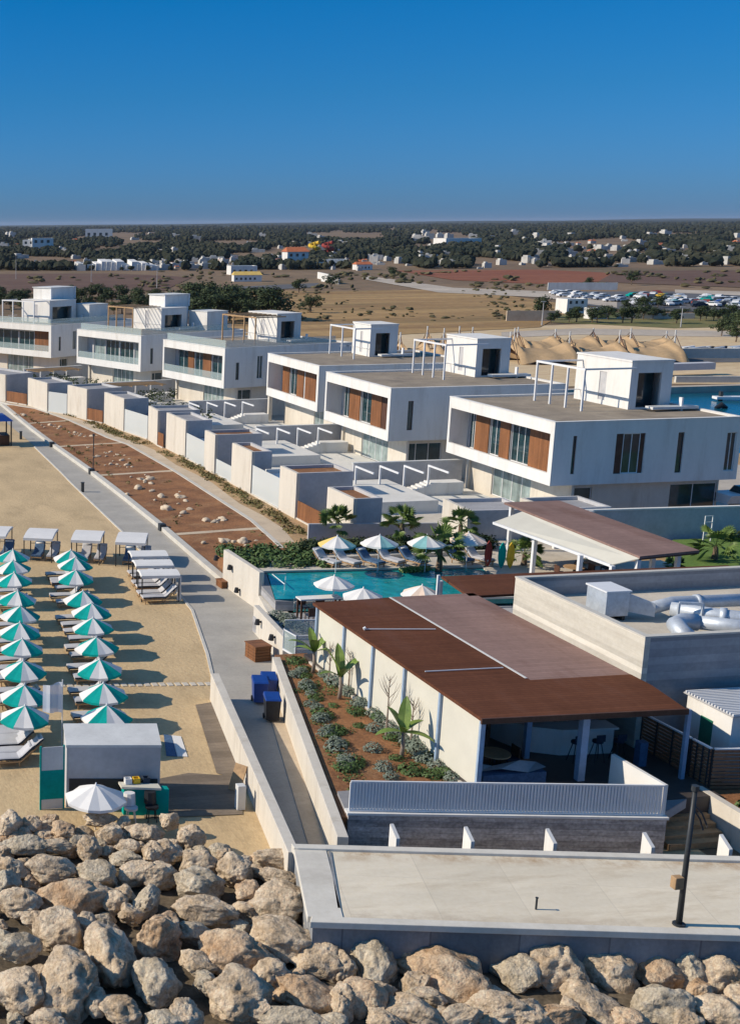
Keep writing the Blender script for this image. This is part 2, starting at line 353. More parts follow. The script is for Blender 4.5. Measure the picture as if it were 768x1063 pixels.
sun = bpy.data.lights.new('sun', 'SUN'); sun.energy = 4.9; sun.angle = radians(.5); sun.color = (1., .87, .70)
so = bpy.data.objects.new('sun', sun); COL.objects.link(so)
sd = Vector((sin(SUN_AZ)*cos(SUN_EL), cos(SUN_AZ)*cos(SUN_EL), sin(SUN_EL)))
so.rotation_euler = sd.to_track_quat('Z', 'Y').to_euler()
cam = bpy.data.cameras.new('camera'); co = bpy.data.objects.new('camera', cam); COL.objects.link(co); sc.camera = co
rm = Matrix((RT, UP, -FW)).transposed().to_4x4(); rm.translation = CAM; co.matrix_world = rm
cam.sensor_fit = 'VERTICAL'; cam.sensor_height = 24; cam.lens = 24*F/H_
cam.shift_x = (W_/2 - CX)/H_; cam.shift_y = 0
cam.clip_start = .5; cam.clip_end = 60000
sc.view_settings.view_transform = 'Standard'; sc.view_settings.look = 'None'; sc.view_settings.exposure = 0; sc.view_settings.gamma = 1
USE_HAZE = True
# ------------------------------------------------------------------ the land
# ground with the marina basin cut out of it
BX0, BX1, BY0, BY1 = 84., 175., 96., 149.
g = MB(); BIG = 30000.
for (x0,x1,y0,y1) in [(-BIG,BX0,-200,BIG),(BX1,BIG,-200,BIG),(BX0,BX1,-200,BY0),(BX0,BX1,BY1,BIG)]:
    g.poly([(x0,y0,-.02),(x1,y0,-.02),(x1,y1,-.02),(x0,y1,-.02)])
tag(g.build('ground', 'plain'), kind='structure')
sheet('marina_water', [(BX0,BY0),(BX1,BY0),(BX1,BY1),(BX0,BY1)], -.7, 'marina_water')
def quay():
    m = MB(); t = 1.2
    m.box(BX0-t,BX1+t,BY1,BY1+t,-2,.12); m.box(BX0-t,BX0,BY0,BY1,-2,.12); m.box(BX1,BX1+t,BY0,BY1,-2,.12); m.box(BX0-t,BX1+t,BY0-t,BY0,-2,.12)
    tag(m.build('quay', 'road_dust'), 'pale concrete quay edging around the blue marina basin', 'quay')
quay()
# far fields, all surveyed from the photograph's bearings
def field(name, uv, m, z=.06): return sheet(name, [at(u, v, 0) for u, v in uv], z, m)
field('sandy_yard', [(235,392),(330,352),(560,338),(820,331),(860,398.5),(690,398.5),(560,402),(300,420)], 'yard_sand', .01)
field('straw_field', [(205,338),(260,300),(330,303),(480,300),(600,318),(560,340),(330,352),(200,350)], 'straw_field', .08)
field('umber_field', [(-40,285),(120,284),(200,288),(170,302),(60,302),(-40,304)], 'umber_field', .1)
field('red_field', [(410,281),(560,280),(625,283),(665,291),(560,295),(470,291)], 'red_field', .1)
field('umber_field', [(640,281),(800,281),(800,300),(620,293)], 'umber_field', .12)
field('dirt_road', [(376,287),(384,287),(470,299),(570,303),(640,312),(640,320),(560,309),(455,304),(376,290)], 'road_dust', .14)
field('dirt_road', [(700,301),(820,305),(820,309),(700,304.5)], 'road_dust', .15)
field('asphalt_yard', [(600,303),(700,303),(820,309),(820,327),(650,322),(596,316)], 'asphalt', .13)
field('asphalt_road', [(205,300),(330,294),(335,298),(212,305)], 'asphalt', .13)
field('verge_grass', [(575,322),(660,325),(820,328),(820,338),(700,341),(560,334)], 'verge', .05)
field('yard_road', [(520,345),(600,341),(820,345),(820,351),(600,347.5),(520,351)], 'road_dust', .05)
field('yard_track', [(545,371),(800,369),(800,376),(545,378)], 'asphalt', .045)
# distant hills
def hills():
    m = MB(); n = 90
    rows = []
    for j, dist in enumerate((7000, 8500, 10500, 14000, 19000)):
        row = []
        for i in range(n+1):
            a = radians(-14 + 66*i/n)
            h = [0, 12, 21, 29, 33][j]*(.75 + .5*noise.noise(Vector((i*.11, j*.7, 3)))) * (.55 + .75*i/n)
            row.append((dist*sin(a), dist*cos(a), h if j else -2))
        rows.append(row)
    vs = [p for r_ in rows for p in r_]
    fs = [(j*(n+1)+i, j*(n+1)+i+1, (j+1)*(n+1)+i+1, (j+1)*(n+1)+i) for j in range(4) for i in range(n)]
    m.add(vs, fs); m.smooth = True
    tag(m.build('hills', 'hill_wood'), kind='structure')
hills()

# near ground: beach, promenade, beds
PL = [(24.6,150),(24.47,119.9),(24.06,106.4),(23.87,102.2),(23.68,95.9),(23.4,84.8),(22.95,74.7),(22.2,65.7),(20.6,58.5),(19.3,53.5),(18.9,52.3)]
PR = [(26.3,150),(26.1,140),(25.97,129.2),(26.0,119.6),(26.2,106),(26.15,94.4),(26.0,84.9),(25.7,76.6),(25.5,70.2)]
sheet('beach_sand', [(-60,20),(30,20),(30,60),(27,150),(5,175),(-60,185)], .0, 'sand')
sheet('promenade', PL + [(15.4,35.5),(18.2,35.5),(22.8,55),(25.2,61.5),(25.6,65)] + PR[::-1], .03, 'promenade_paving')
m = MB()   # bed kerb: wide pale concrete edging on the land side of the promenade
k = [(p[0], p[1]) for p in PR]
for a, b in zip(k[:-1], k[1:]):
    m.prism([a, b, (b[0]+.42, b[1]), (a[0]+.42, a[1])], 0, .32)
tag(m.build('kerb', 'kerb_concrete'), kind='structure')
m = MB()
k = PL[1:-1]
for a, b in zip(k[:-1], k[1:]): m.prism([a, b, (b[0]-.14, b[1]), (a[0]-.14, a[1])], 0, .07)
tag(m.build('path_edging', 'kerb_concrete'), kind='structure')
# raised soil beds up to the back path
BK = [(22,165),(27.0,147.0),(29.15,142.8),(30.3,136.5),(30.8,133.6),(31.9,121.3),(32.7,117.2),(32.9,103),(32.5,84.5),(31.8,78.5),(31.2,74.0)]
def bx(y, L_):
    for (x0,y0),(x1,y1) in zip(L_[:-1], L_[1:]):
        if y1 <= y <= y0: return x1 + (x0-x1)*(y-y1)/(y0-y1)
    return L_[-1][0] if y < L_[-1][1] else L_[0][0]
cuts = [156, 133.2, 118.3, 103.6, 82.2, 70.9]
def slope_bed(name, y0, y1, m_, x_in=.42, z0=.24, z1=.42):
    n = 14; mb = MB(); rows = []
    for j in range(n+1):
        y = y0 + (y1-y0)*j/n; xa = bx(y, PR)+x_in; xb = bx(y, BK)
        for i in range(7):
            t = i/6; x = xa + (xb-xa)*t
            rows.append((x, y, z0+(z1-z0)*t + .05*noise.noise(Vector((x*.8, y*.8, 0)))*(1 if 0 < i < 6 else .2)))
    mb.add(rows, [(j*7+i, j*7+i+1, (j+1)*7+i+1, (j+1)*7+i) for j in range(n) for i in range(6)])
    mb.smooth = True
    return tag(mb.build(name, m_), kind='structure')
for a, b in zip(cuts[:-1], cuts[1:]): slope_bed('soil_bed', b+.28, a-.28, 'red_soil')
for y in cuts[:-1]:
    mb = MB(); xa, xb = bx(y, PR)+.42, bx(y, BK)
    mb.add([(xa,y-.3,.25),(xb,y-.3,.43),(xb,y+.3,.43),(xa,y+.3,.25)], [(0,1,2,3)])
    tag(mb.build('cross_path', 'pale_path'), kind='structure')
mb = MB()
for a, b in zip(BK[:-1], BK[1:]): mb.prism([(a[0]-.12,a[1]),(b[0]-.12,b[1]),(b[0]+.16,b[1]),(a[0]+.16,a[1])], .2, .47)
tag(mb.build('bed_kerb', 'kerb_concrete'), kind='structure')
sheet('garden_ground', [(p[0]+.16, p[1]) for p in BK] + [(31.2,64),(70,64),(84,90),(84,200),(20,200)], .44, 'dry_earth')
sheet('back_path', [(bx(y, BK)+.17, y) for y in range(150, 76, -4)] + [(bx(y, BK)+1.25+.25*sin(y*.4), y) for y in range(78, 151, 4)], .452, 'pale_path')
sheet('villa_court', [(40,76),(82,76),(82,94),(60,130),(58,200),(34,200),(40,140)], .46, 'paver')
# grass and weeds along the garden wall foot
mb = MB(); rg = random.Random(3)
for _ in range(240):
    y = rg.uniform(80, 150); x = bx(y, BK) + (2.0 if y > 100 else 1.9) + rg.uniform(-.35, .75)
    if y > 112: x -= .6
    if noise.noise(Vector((x*.1, y*.16, 5))) < -.12: continue
    leafquads(mb, (x, y, .5), (rg.uniform(.2,.6), rg.uniform(.3,.9), .16), 26, .11, rg)
tag(mb.build('ground_cover', 'weeds'), 'low green weeds growing along the foot of the garden walls', 'weeds', kind='stuff')
mb = MB()
for _ in range(130):
    y = rg.uniform(72, 150); xa, xb = bx(y, PR)+.6, bx(y, BK)-.2; x = rg.uniform(xa, xb)
    if noise.noise(Vector((x*.5, y*.3, 8))) < .05: continue
    leafquads(mb, (x, y, .42), (rg.uniform(.12,.4), rg.uniform(.15,.5), .10), 16, .09, rg)
tag(mb.build('dry_tufts', 'weeds'), 'dry low tufts scattered over the reddish soil beds', 'dry grass', kind='stuff')
# pale boulders lying on the soil beds
def rock_mesh(seed, sub=3, rough=1., flat=.75):
    import bmesh
    bm = bmesh.new(); bmesh.ops.create_icosphere(bm, subdivisions=sub, radius=.5)
    r_ = random.Random(seed); off = Vector((seed*7.3, seed*3.1, seed*1.7))
    cutsP = []
    for _ in range(15):
        d = Vector((r_.gauss(0,1), r_.gauss(0,1), r_.gauss(0,1)*.8)).normalized(); cutsP.append((d, r_.uniform(.32,.47)))
    sx, sy, sz = r_.uniform(.85,1.1), r_.uniform(.75,1.05), flat*r_.uniform(.85,1.15)
    for v in bm.verts:
        p = v.co.copy()
        for d, h in cutsP:
            q = p.dot(d) - h
            if q > 0: p -= d*q*.95
        nrm = p.normalized()
        p += nrm*(.11*noise.noise(p*2.4+off) + rough*.05*noise.fractal(p*5+off, .8, 2.1, 5))
        if rough > .5:
            c = noise.noise(p*9+off*2)
            if c > .12: p -= nrm*(c-.12)*.09      # weathered pits
        v.co = Vector((p.x*sx, p.y*sy, p.z*sz))*1.12
    me = bpy.data.meshes.new('rock'); bm.to_mesh(me); bm.free()
    me.polygons.foreach_set('use_smooth', [True]*len(me.polygons))
    return me
bedrock = [rock_mesh(100+i, 3, 1.3, .6) for i in range(4)]
for me in bedrock: me.materials.append(MATS['bed_stone'])
Bz = (2.954, 0, 400)
bedpx = [(155,122,.9),(185,128,.9),(230,145,.7),(245,155,.7),(283,157,.9),(300,218,.8),(340,205,.6),(360,213,.7),(375,230,.8),(340,242,.8),(390,245,.8),(432,288,1.0),(463,288,1.2),(425,315,1.4),(494,341,1.2),(555,343,1.4),(512,378,1.5),(632,415,1.2),(683,412,1.2),(688,477,1.4),(745,480,1.5),(50,90,.7),(75,92,.9),(270,190,.5),(250,150,.5)]
for i, (x, y, s_) in enumerate(bedpx):
    p = at(x/Bz[0]+Bz[1], y/Bz[0]+Bz[2], .35)
    o = bpy.data.objects.new('bed_boulder', bedrock[i%4]); COL.objects.link(o)
    o.location = (p.x, p.y, .36); o.scale = (s_*.66, s_*.48, s_*.5); o.rotation_euler.z = R.uniform(0,6)
    for k_ in range(3):
        o2 = bpy.data.objects.new('bed_boulder', bedrock[(i+k_+1)%4]); COL.objects.link(o2); q_ = R.uniform(.2,.42)*s_; o2.location = (p.x+R.uniform(-1.1,1.1)*s_, p.y+R.uniform(-1.6,1.6)*s_, .36); o2.scale = (q_, q_*.8, q_*.7); o2.rotation_euler.z = R.uniform(0,6)
        tag(o2, 'small pale stone lying on the reddish soil bed beside the promenade', 'stone', 'small pale stones on the soil beds')
    tag(o, 'pale limestone boulder lying on the reddish soil bed beside the promenade', 'boulder', 'pale boulders on the soil beds')

# ------------------------------------------------------------------ breakwater of boulders
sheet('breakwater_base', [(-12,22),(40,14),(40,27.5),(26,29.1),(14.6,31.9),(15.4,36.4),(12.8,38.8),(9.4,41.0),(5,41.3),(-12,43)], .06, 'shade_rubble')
variants = [rock_mesh(i+1, 5, 1., R.uniform(.72,.9)) for i in range(12)]
VM = []
for i, me in enumerate(variants):
    for mn in ('boulder', 'boulder_orange', 'boulder_grey'):
        c = me.copy(); c.materials.clear(); c.materials.append(MATS[mn]); VM.append(c)
# px centre u, v, width, height, tone (0 tan, 1 orange, 2 grey)
rocks = [(10,858,26,27,0),(26,878,44,24,2),(14,902,30,26,0),(8,916,26,32,2),(33,856,20,14,0),(66,861,32,22,1),(104,851,30,15,0),(116,866,28,24,0),(130,857,14,14,0),(147,865,30,21,0),(58,879,38,18,0),(92,881,28,23,0),(134,880,30,18,0),(129,894,38,17,2),(53,903,48,34,0),(101,908,48,36,2),(76,933,80,42,1),(146,907,38,24,0),(128,929,24,26,0),(158,887,22,24,0),(153,936,24,34,2),(20,938,44,36,0),(135,949,22,14,0),
 (158,866,22,22,0),(197,870,30,25,0),(168,886,30,26,0),(181,887,18,20,2),(204,898,38,32,0),(165,908,40,28,0),(206,919,50,32,2),(246,904,36,36,0),(288,892,46,24,0),(288,911,40,20,0),(257,926,30,32,1),(293,936,62,44,0),(216,946,74,30,0),(229,884,22,20,2),(235,890,18,14,0),(176,852,18,10,0),
 (20,985,46,36,2),(64,969,48,44,0),(112,990,62,80,0),(72,1022,66,76,0),(23,1032,50,60,0),(168,972,46,54,1),(160,1019,48,50,2),(126,1050,40,38,0),(52,1060,40,20,0),(172,1060,38,28,2),(242,990,78,50,1),(291,973,60,52,0),(331,1001,54,46,0),(247,1036,66,50,0),(318,1034,62,48,1),(299,1058,72,28,2),(284,1011,34,30,0),(192,1056,40,32,0),(355,1044,30,38,0),
 (386,1002,50,56,2),(424,992,38,44,0),(467,1016,94,56,1),(375,1040,48,46,1),(428,1052,58,32,0),(538,1011,54,46,2),(512,1047,62,34,0),(550,1056,50,30,0),(354,1006,24,34,0),(578,1010,48,60,0),(629,1005,66,54,0),(682,1010,54,36,1),(708,1007,34,50,2),(750,1014,46,46,0),(620,1045,72,34,0),(687,1045,66,44,2),(578,1056,58,26,1),(726,1032,28,32,1),(750,1054,50,34,0),(790,1010,46,40,0),(480,1058,40,26,0),(400,1062,40,22,0),(345,1062,40,22,2),(655,1060,40,26,1),(715,1062,36,24,0),(202,968,34,26,2),(122,938,26,24,0),(40,955,30,22,0),(90,960,28,22,0),(205,1000,36,30,0),(215,1022,28,26,2),(100,1040,30,26,0),(270,1050,28,22,0),(330,968,26,24,2),(446,1036,30,22,0),(600,1030,32,24,0)]
grp = 'limestone boulders heaped along the breakwater'
lab = {0:'tan weathered limestone boulder in the breakwater heap', 1:'orange brown weathered boulder in the breakwater heap', 2:'grey pitted limestone boulder in the breakwater heap'}
def heap_z(u, v):
    return .55 if u < 310 else .25
placed = []
def put_rock(x, y, z, w, h, tone, r_):
    k = r_.randrange(12)*3 + tone
    o = bpy.data.objects.new('boulder', VM[k]); COL.objects.link(o)
    o.location = (x, y, z); o.scale = (w, w*r_.uniform(.8,1.0), h)
    o.rotation_euler = (r_.uniform(-.25,.25), r_.uniform(-.25,.25), r_.uniform(0,6.28))
    if abs(w/h-1) > .45: o.rotation_euler = (r_.uniform(-.1,.1), r_.uniform(-.1,.1), radians(r_.choice([0,180])+r_.uniform(-25,5)))
    tag(o, lab[tone], 'boulder', grp + (' (%s)' % ['tan','orange brown','grey'][tone]))
    placed.append((x, y, w))
rr = random.Random(21)
for (u, v, w, h, tone) in rocks:
    z = heap_z(u, v) ; p = at(u, v, z)
    dep = (p-CAM).dot(FW); s_ = dep/F
    W = w*s_*1.13; 
    # seen from above: the picture height covers part depth, part height
    Hh = max(.58, h*s_*.98)
    k = rr.randrange(12)*3 + tone
    o = bpy.data.objects.new('boulder', VM[k]); COL.objects.link(o)
    o.location = p; o.scale = (W, Hh*1.25, max(.5, Hh*1.1))
    o.rotation_euler = (rr.uniform(-.2,.2), rr.uniform(-.2,.2), radians(rr.choice([0,180])-20+rr.uniform(-22,22)))
    tag(o, lab[tone], 'boulder', grp + (' (%s)' % ['tan','orange brown','grey'][tone]))
    placed.append((p.x, p.y, max(W, Hh)))
# the lower layer showing between them, and the heap's continuation beyond the frame
tries = 0; nfill = 0
while nfill < 205 and tries < 30000:
    tries += 1
    x = rr.uniform(-1, 31); y = rr.uniform(23.5, 41)
    # under the platform there are none
    if x > 14.2 and y > 31.0 - (x-14.2)*.24: continue
    if y > 41.2 - max(0, x-8.5)*.62: continue
    w = rr.uniform(.5, 1.15)
    if any((x-a)**2+(y-b)**2 < ((w+c)*.235)**2 for a, b, c in placed): continue
    out = y < 27.3 + (22-x)*.12
    put_rock(x, y, (.2 if not out else -.05) , w, w*.8, rr.choice([0,0,0,1,2]), rr); nfill += 1

# smaller stones packing the top edge of the heap against the sand
tries = 0; n_ = 0
while n_ < 46 and tries < 8000:
    tries += 1
    u = rr.uniform(0, 300); v = 850 + max(0, u-180)*.26 + rr.uniform(-1, 38); p = at(u, v, .3)
    if p.y > 41.3 - max(0, p.x-8.5)*.60: continue
    w = rr.uniform(.45, .85)
    if any((p.x-a)**2+(p.y-b)**2 < ((w+c)*.24)**2 for a, b, c in placed): continue
    put_rock(p.x, p.y, .3, w, w*.8, rr.choice([0,0,1,2]), rr); n_ += 1
# ------------------------------------------------------------------ concrete platform beside the breakwater
def lerp(a, b, t): return (a[0]+(b[0]-a[0])*t, a[1]+(b[1]-a[1])*t)
FLp, RLp = at(325,955,1.5), at(307,879,1.5); FRp, RRp = at(768,969,1.5), at(768,892,1.5)
ex = (FRp-FLp)*1.6; FR2 = FLp+ex; RR2 = RLp+(RRp-RLp)*1.6
ed = (FRp-FLp).normalized(); inn = Vector((-ed.y, ed.x, 0))
pf = thing('concrete_platform', 'flat roofed concrete platform edged with a raised pale rim above the boulders', 'platform', (FLp.x, FLp.y, 0))
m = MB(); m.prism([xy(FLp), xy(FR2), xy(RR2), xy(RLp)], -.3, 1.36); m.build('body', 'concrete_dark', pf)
def off(p, d, e=0): return (p.x + inn.x*d + ed.x*e, p.y + inn.y*d + ed.y*e)
lf = (RLp-FLp).normalized(); lin = Vector((lf.y, -lf.x, 0))
m = MB()
m.prism([(FLp.x-ed.x*.1-inn.x*.1, FLp.y-ed.y*.1-inn.y*.1), (FR2.x-inn.x*.1, FR2.y-inn.y*.1), off(FR2,.22), (FLp.x+inn.x*.22, FLp.y+inn.y*.22)], 1.30, 1.50)
a = Vector((FLp.x+inn.x*.222, FLp.y+inn.y*.222, 0)); b = Vector((RLp.x, RLp.y, 0))
m.prism([(a.x-.12,a.y), (a.x+.85,a.y-.2), (b.x+.85, b.y-.37), (b.x-.12, b.y-.15)], 1.3, 1.50)
m.prism([(b.x-.12,b.y-.145), (b.x+.0,b.y-.2), (RR2.x, RR2.y-.2), (RR2.x, RR2.y+.12), (b.x-.1, b.y+.12)], 1.3, 1.56)
m.build('rim', 'rim_concrete', pf, bevel=.02)
m = MB()
m.prism([(a.x+.86,a.y-.18), off(FR2,.24), (RR2.x, RR2.y-.21), (b.x+.86, b.y-.39)], 1.365, 1.47)
m.build('top', 'concrete_top', pf)
rd_ = inn.dot(Vector((RLp.x, RLp.y, 0))); rim_stain(MATS['concrete_top'], tuple(inn), rd_-1.0, rd_-.35, (.42,.29,.17)); fd_ = inn.dot(Vector((FLp.x, FLp.y, 0))); rim_stain(MATS['concrete_top'], tuple(-inn), -fd_-.9, -fd_-.2, (.50,.42,.32))
m = MB(); q0 = at(343,880,1.52); q1 = at(347,935,1.52)
m.bar((b.x+.92,b.y-.45,1.48), (a.x+.95,a.y+.3,1.48), .08, .04); m.build('drain_cover', 'concrete_dark', pf)
# white triangular fins rising behind the rear rim
for i, (fu, fv) in enumerate([(409,857),(486,860),(571,862),(672,866),(752,868)]):
    p = at(fu, fv, 1.80); m = MB(); y1 = p.y+.0
    m.add([(p.x-.05,y1+.18,1.0),(p.x-.05,y1-.3,1.0),(p.x-.05,y1-.3,1.5),(p.x-.05,y1+.18,1.78),(p.x+.07,y1+.18,1.0),(p.x+.07,y1-.3,1.0),(p.x+.07,y1-.3,1.5),(p.x+.07,y1+.18,1.78)],
          [(0,3,2,1),(4,5,6,7),(0,4,7,3),(1,2,6,5),(2,3,7,6),(0,1,5,4)])
    m.build('fin', 'white_render', pf)
# lamp post on the platform
p = at(704,960,1.47)
lp = thing('lamp_post', 'dark slender lamp post with a small box standing on the concrete platform', 'lamp post', (p.x,p.y,1.47))
m = MB(); m.path([(p.x,p.y,1.5),(p.x,p.y,5.45)], [.085,.06], 10); m.smooth=True; m.build('pole','dark_metal',lp)
m = MB(); m.path([(p.x,p.y,1.47),(p.x,p.y,1.52)], .17, 12); m.build('base_plate','dark_metal',lp)
m = MB(); m.box(p.x-.34,p.x-.08,p.y-.12,p.y+.1,2.6,2.95); m.build('junction_box','timber_pale',lp,bevel=.02)
m = MB(); m.path([(p.x,p.y,5.45),(p.x,p.y,5.6)], .10, 10); m.build('cap','dark_metal',lp)
m = MB(); m.path([(p.x+.06,p.y,5.0),(p.x+.3,p.y,4.75),(p.x+.42,p.y-.05,4.45),(p.x+.5,p.y,4.35)], .025, 6); m.path([(p.x+.06,p.y,4.85),(p.x+.25,p.y,4.6),(p.x+.34,p.y-.05,4.3)], .025, 6); m.build('hook','dark_metal',lp)
p = at(556,944,1.47)
m = MB(); m.path([(p.x,p.y,1.46),(p.x,p.y,1.82)], .03, 8); m.path([(p.x,p.y,1.82),(p.x,p.y,1.84)], .045, 8)
tag(m.build('stub_pipe','dark_metal'), 'short dark stub pipe rising from the middle of the concrete platform', 'pipe')

# ------------------------------------------------------------------ sunken walkway between two white walls
def longwall(name, a, b, th, z0, z1a, z1b, m_, label):
    a = Vector((*a,0)); b = Vector((*b,0)); d = (b-a).normalized(); s_ = Vector((d.y,-d.x,0))*th
    mb = MB(); mb.hexa([(a.x,a.y,z0),(b.x,b.y,z0),(b.x+s_.x,b.y+s_.y,z0),(a.x+s_.x,a.y+s_.y,z0),(a.x,a.y,z1a),(b.x,b.y,z1b),(b.x+s_.x,b.y+s_.y,z1b),(a.x+s_.x,a.y+s_.y,z1a)][::1])
    mb.f = [tuple(reversed(f)) for f in mb.f]
    return tag(mb.build(name, m_, bevel=.015), label, 'wall')
longwall('walkway_wall', (18.62,52.5), (15.5,36.0), -.36, -.1, 1.22, 1.22, 'cream_render', 'long white wall between the sandy beach and the shaded walkway')
wa, wb = at(291,682,1.25), at(362,869,1.25)
longwall('walkway_wall', (wa.x,wa.y), (wb.x,wb.y), .36, -.1, 1.25, 1.25, 'cream_render', 'long white retaining wall between the walkway and the planted bed')
m = MB(); m.prism([(wa.x-.9,wa.y),(wa.x-.3,wa.y),(wb.x-.3,wb.y),(wb.x-1.0,wb.y)], .02, .06); tag(m.build('walkway_lit_kerb','pale_path'), kind='structure')  # pale kerb, widened so its tone also paints the sunlit strip of walkway
sheet('timber_walk', [at(203,732),at(222,729),at(262,815),at(225,803)], .02, 'walk_boards')
sheet('deck_and_hut_shadow', [at(150,812),at(196,803),at(240,806),at(252,812),at(252,846),at(150,850)], .03, 'walk_boards')  # dark boards, at the hut end also painting the hut's shadow on the sand
q = at(252,842,0); m = MB(); m.box(q.x-.2,q.x+.1,q.y,q.y+.3,.03,.95); tag(m.build('electric_box','concrete_trim',bevel=.02), 'pale electric box standing against the white walkway wall', 'box')
q = at(243,822,0); m = MB(); m.bar((q.x,q.y,.05),(q.x+.35,q.y+.25,.95), .5,.05); tag(m.build('leaning_board','timber_pale'), 'pale timber board leaning against the white walkway wall', 'board')
m = MB(); 
for i in range(20):
    t = i/19; x = 12.6+6.6*t; y = 55.25-.85*t; m.box(x-.12,x+.12,y-.2,y+.2,.0,.03)
tag(m.build('beach_slab_path','tan_deck'), kind='structure')

# bins, crates
def bin_thing(p, label, rz, lidm, bodym, sc_=.88):
    b_ = thing('wheelie_bin', label, 'waste bin', (p.x,p.y,.03), rz=rz, world=False)
    m = MB(); w=.36*sc_; d=.42*sc_; h=1.15*sc_
    m.hexa([(-w*.85,-d*.8,.12),(w*.85,-d*.8,.12),(w*.85,d*.8,.12),(-w*.85,d*.8,.12),(-w,-d,h),(w,-d,h),(w,d,h),(-w,d,h)]); m.build('body',bodym,b_,bevel=.02)
    m = MB(); m.hexa([(-w-.03,-d-.06,h+.004),(w+.03,-d-.06,h+.004),(w+.03,d+.03,h+.004),(-w-.03,d+.03,h+.004),(-w,-d,h+.06),(w,-d,h+.06),(w,d,h+.16),(-w,d,h+.16)]); m.build('lid',lidm,b_,bevel=.02)
    for s_ in (-1,1):
        m = MB(); m.path([(s_*w*.9-.03,d*.75,.12),(s_*w*.9+.03,d*.75,.12)], .12, 12); m.build('wheel','black_plastic',b_)
    m = MB(); m.path([(-w*.8,d+.08,h-.05),(w*.8,d+.08,h-.05)], .02, 6); m.build('handle',bodym,b_)
    return b_
bin_thing(at(277,738,0)+Vector((0,.9,0)), 'blue lidded bin standing behind a darker one against the white walkway wall', radians(-13), 'blue_plastic', 'blue_plastic')
bin_thing(at(285,752,0)+Vector((.0,.35,0)), 'dark bodied bin with a blue lid nearest the camera on the walkway', radians(-13), 'blue_plastic', 'black_plastic')
bin_thing(at(285,735,0)+Vector((.1,1.0,0)), 'blue bin half hidden against the white wall at the far end of the bin group', radians(-13), 'blue_plastic', 'blue_plastic')
def crate(loc, w, d, h, rz, label):
    t = thing('timber_planter', label, 'planter', loc, rz=rz, world=False)
    m = MB(); n = 5
    for i in range(n):
        z0 = h*i/n+.01; z1 = h*(i+1)/n-.01
        m.wall('y', -d, .05, -w, w, z0, z1); m.wall('y', d-.05, .05, -w, w, z0, z1); m.wall('x', -w, .05, -d+.051, d-.051, z0, z1); m.wall('x', w-.05, .05, -d+.051, d-.051, z0, z1)
    m.build('side_board','timber',t)
    m = MB(); m.box(-w-.04,w+.04,-d-.04,d+.04,h,h+.05); m.build('lid','timber',t,bevel=.01)
    return t
p1 = at(273,688,0); crate((p1.x-.05,p1.y+.55,.03), .42,.5,.72, radians(8), 'large brown timber box on the promenade by the pool wall lamps')
p2 = at(234,612,0); crate((p2.x+.1,p2.y+.5,.03), .33,.4,.36, radians(5), 'small brown timber box at the end of the promenade kerb')

# ------------------------------------------------------------------ planted bed beside the restaurant
sheet('flower_bed', [(22.45,54.8),(24.0,54.8),(24.0,37.9),(18.3,38.3),(18.3,39.3)], 1.1, 'red_soil', th=1.0)
banded = []
def shrub_mesh(seed, n=420, size=.07, rad=(.5,.5,.36)):
    mb = MB(); r_ = random.Random(seed); leafquads(mb, (0,0,.12), rad, n, size, r_, shell=.75, up=.8)
    k = len(mb.v)
    for i in range(6):
        a = i*1.05; mb.path([(0,0,0),(cos(a)*.18,sin(a)*.18,.22)], [.02,.01], 4, 1)
    return mb
shr_g = [shrub_mesh(i) for i in range(3)]
greys = []
for i, s_ in enumerate(shr_g):
    greys.append(s_.build('grey_shrub', ['foliage_grey','bark'])); tag(greys[-1], 'low rounded grey green shrub in the red soil bed beside the restaurant', 'shrub', 'grey green shrubs in the planted bed')
greens = []
for i in range(2):
    mb = shrub_mesh(10+i, 380, .08, (.55,.5,.26)); greens.append(mb.build('green_shrub', ['foliage_mid','bark'])); tag(greens[-1], 'low spreading dark green shrub in the red soil bed beside the restaurant', 'shrub', 'dark green shrubs in the planted bed')
q4 = (3.84, 280, 640)
gsp = [(120,215,.9),(145,262,.9),(160,300,.7),(185,355,.8),(215,395,.8),(240,440,.8),(265,495,1.),(300,565,1.),(300,580,.9),(215,225,.9),(255,255,1.3),(320,285,1.1),(355,340,1.1),(420,385,1.1),(415,440,1.),(470,440,1.1),(410,520,1.),(450,592,1.),(585,505,1.4),(590,530,1.3),(660,590,1.),(720,635,.9),(480,628,.8),(290,265,.9),(530,480,.7)]
grn = [(100,175,1.),(140,235,.8),(250,350,.6),(340,375,1.),(270,455,.9),(240,470,.7),(300,600,1.1),(350,585,.7),(210,190,1.1),(240,215,.8),(440,400,1.1),(480,480,.8),(560,610,1.2),(640,625,1.),(690,620,1.),(540,450,.9),(350,430,.6),(500,560,.7)]
rs_ = random.Random(8)
for (x0,y0,x1,y1,n_) in ((85,190,305,600,7),(235,215,640,590,7)):
    for i in range(n_):
        t_ = (i+.5)/n_; gsp.append((x0+(x1-x0)*t_+rs_.uniform(-8,14), y0+(y1-y0)*t_+rs_.uniform(-8,8), rs_.uniform(.8,1.25)))
        grn.append((x0+(x1-x0)*t_+rs_.uniform(5,45), y0+(y1-y0)*t_+rs_.uniform(-15,15), rs_.uniform(.7,1.2)))
for i, (x, y, s_) in enumerate(gsp):
    p = at(x/q4[0]+q4[1], y/q4[0]+q4[2], 1.2); src = greys[i%3]
    o = src if i < 3 else src.copy()
    if i >= 3: COL.objects.link(o)
    o.location = (p.x, p.y-.1, 1.08); o.scale = (s_*.74,)*3; o.rotation_euler.z = R.uniform(0,6)
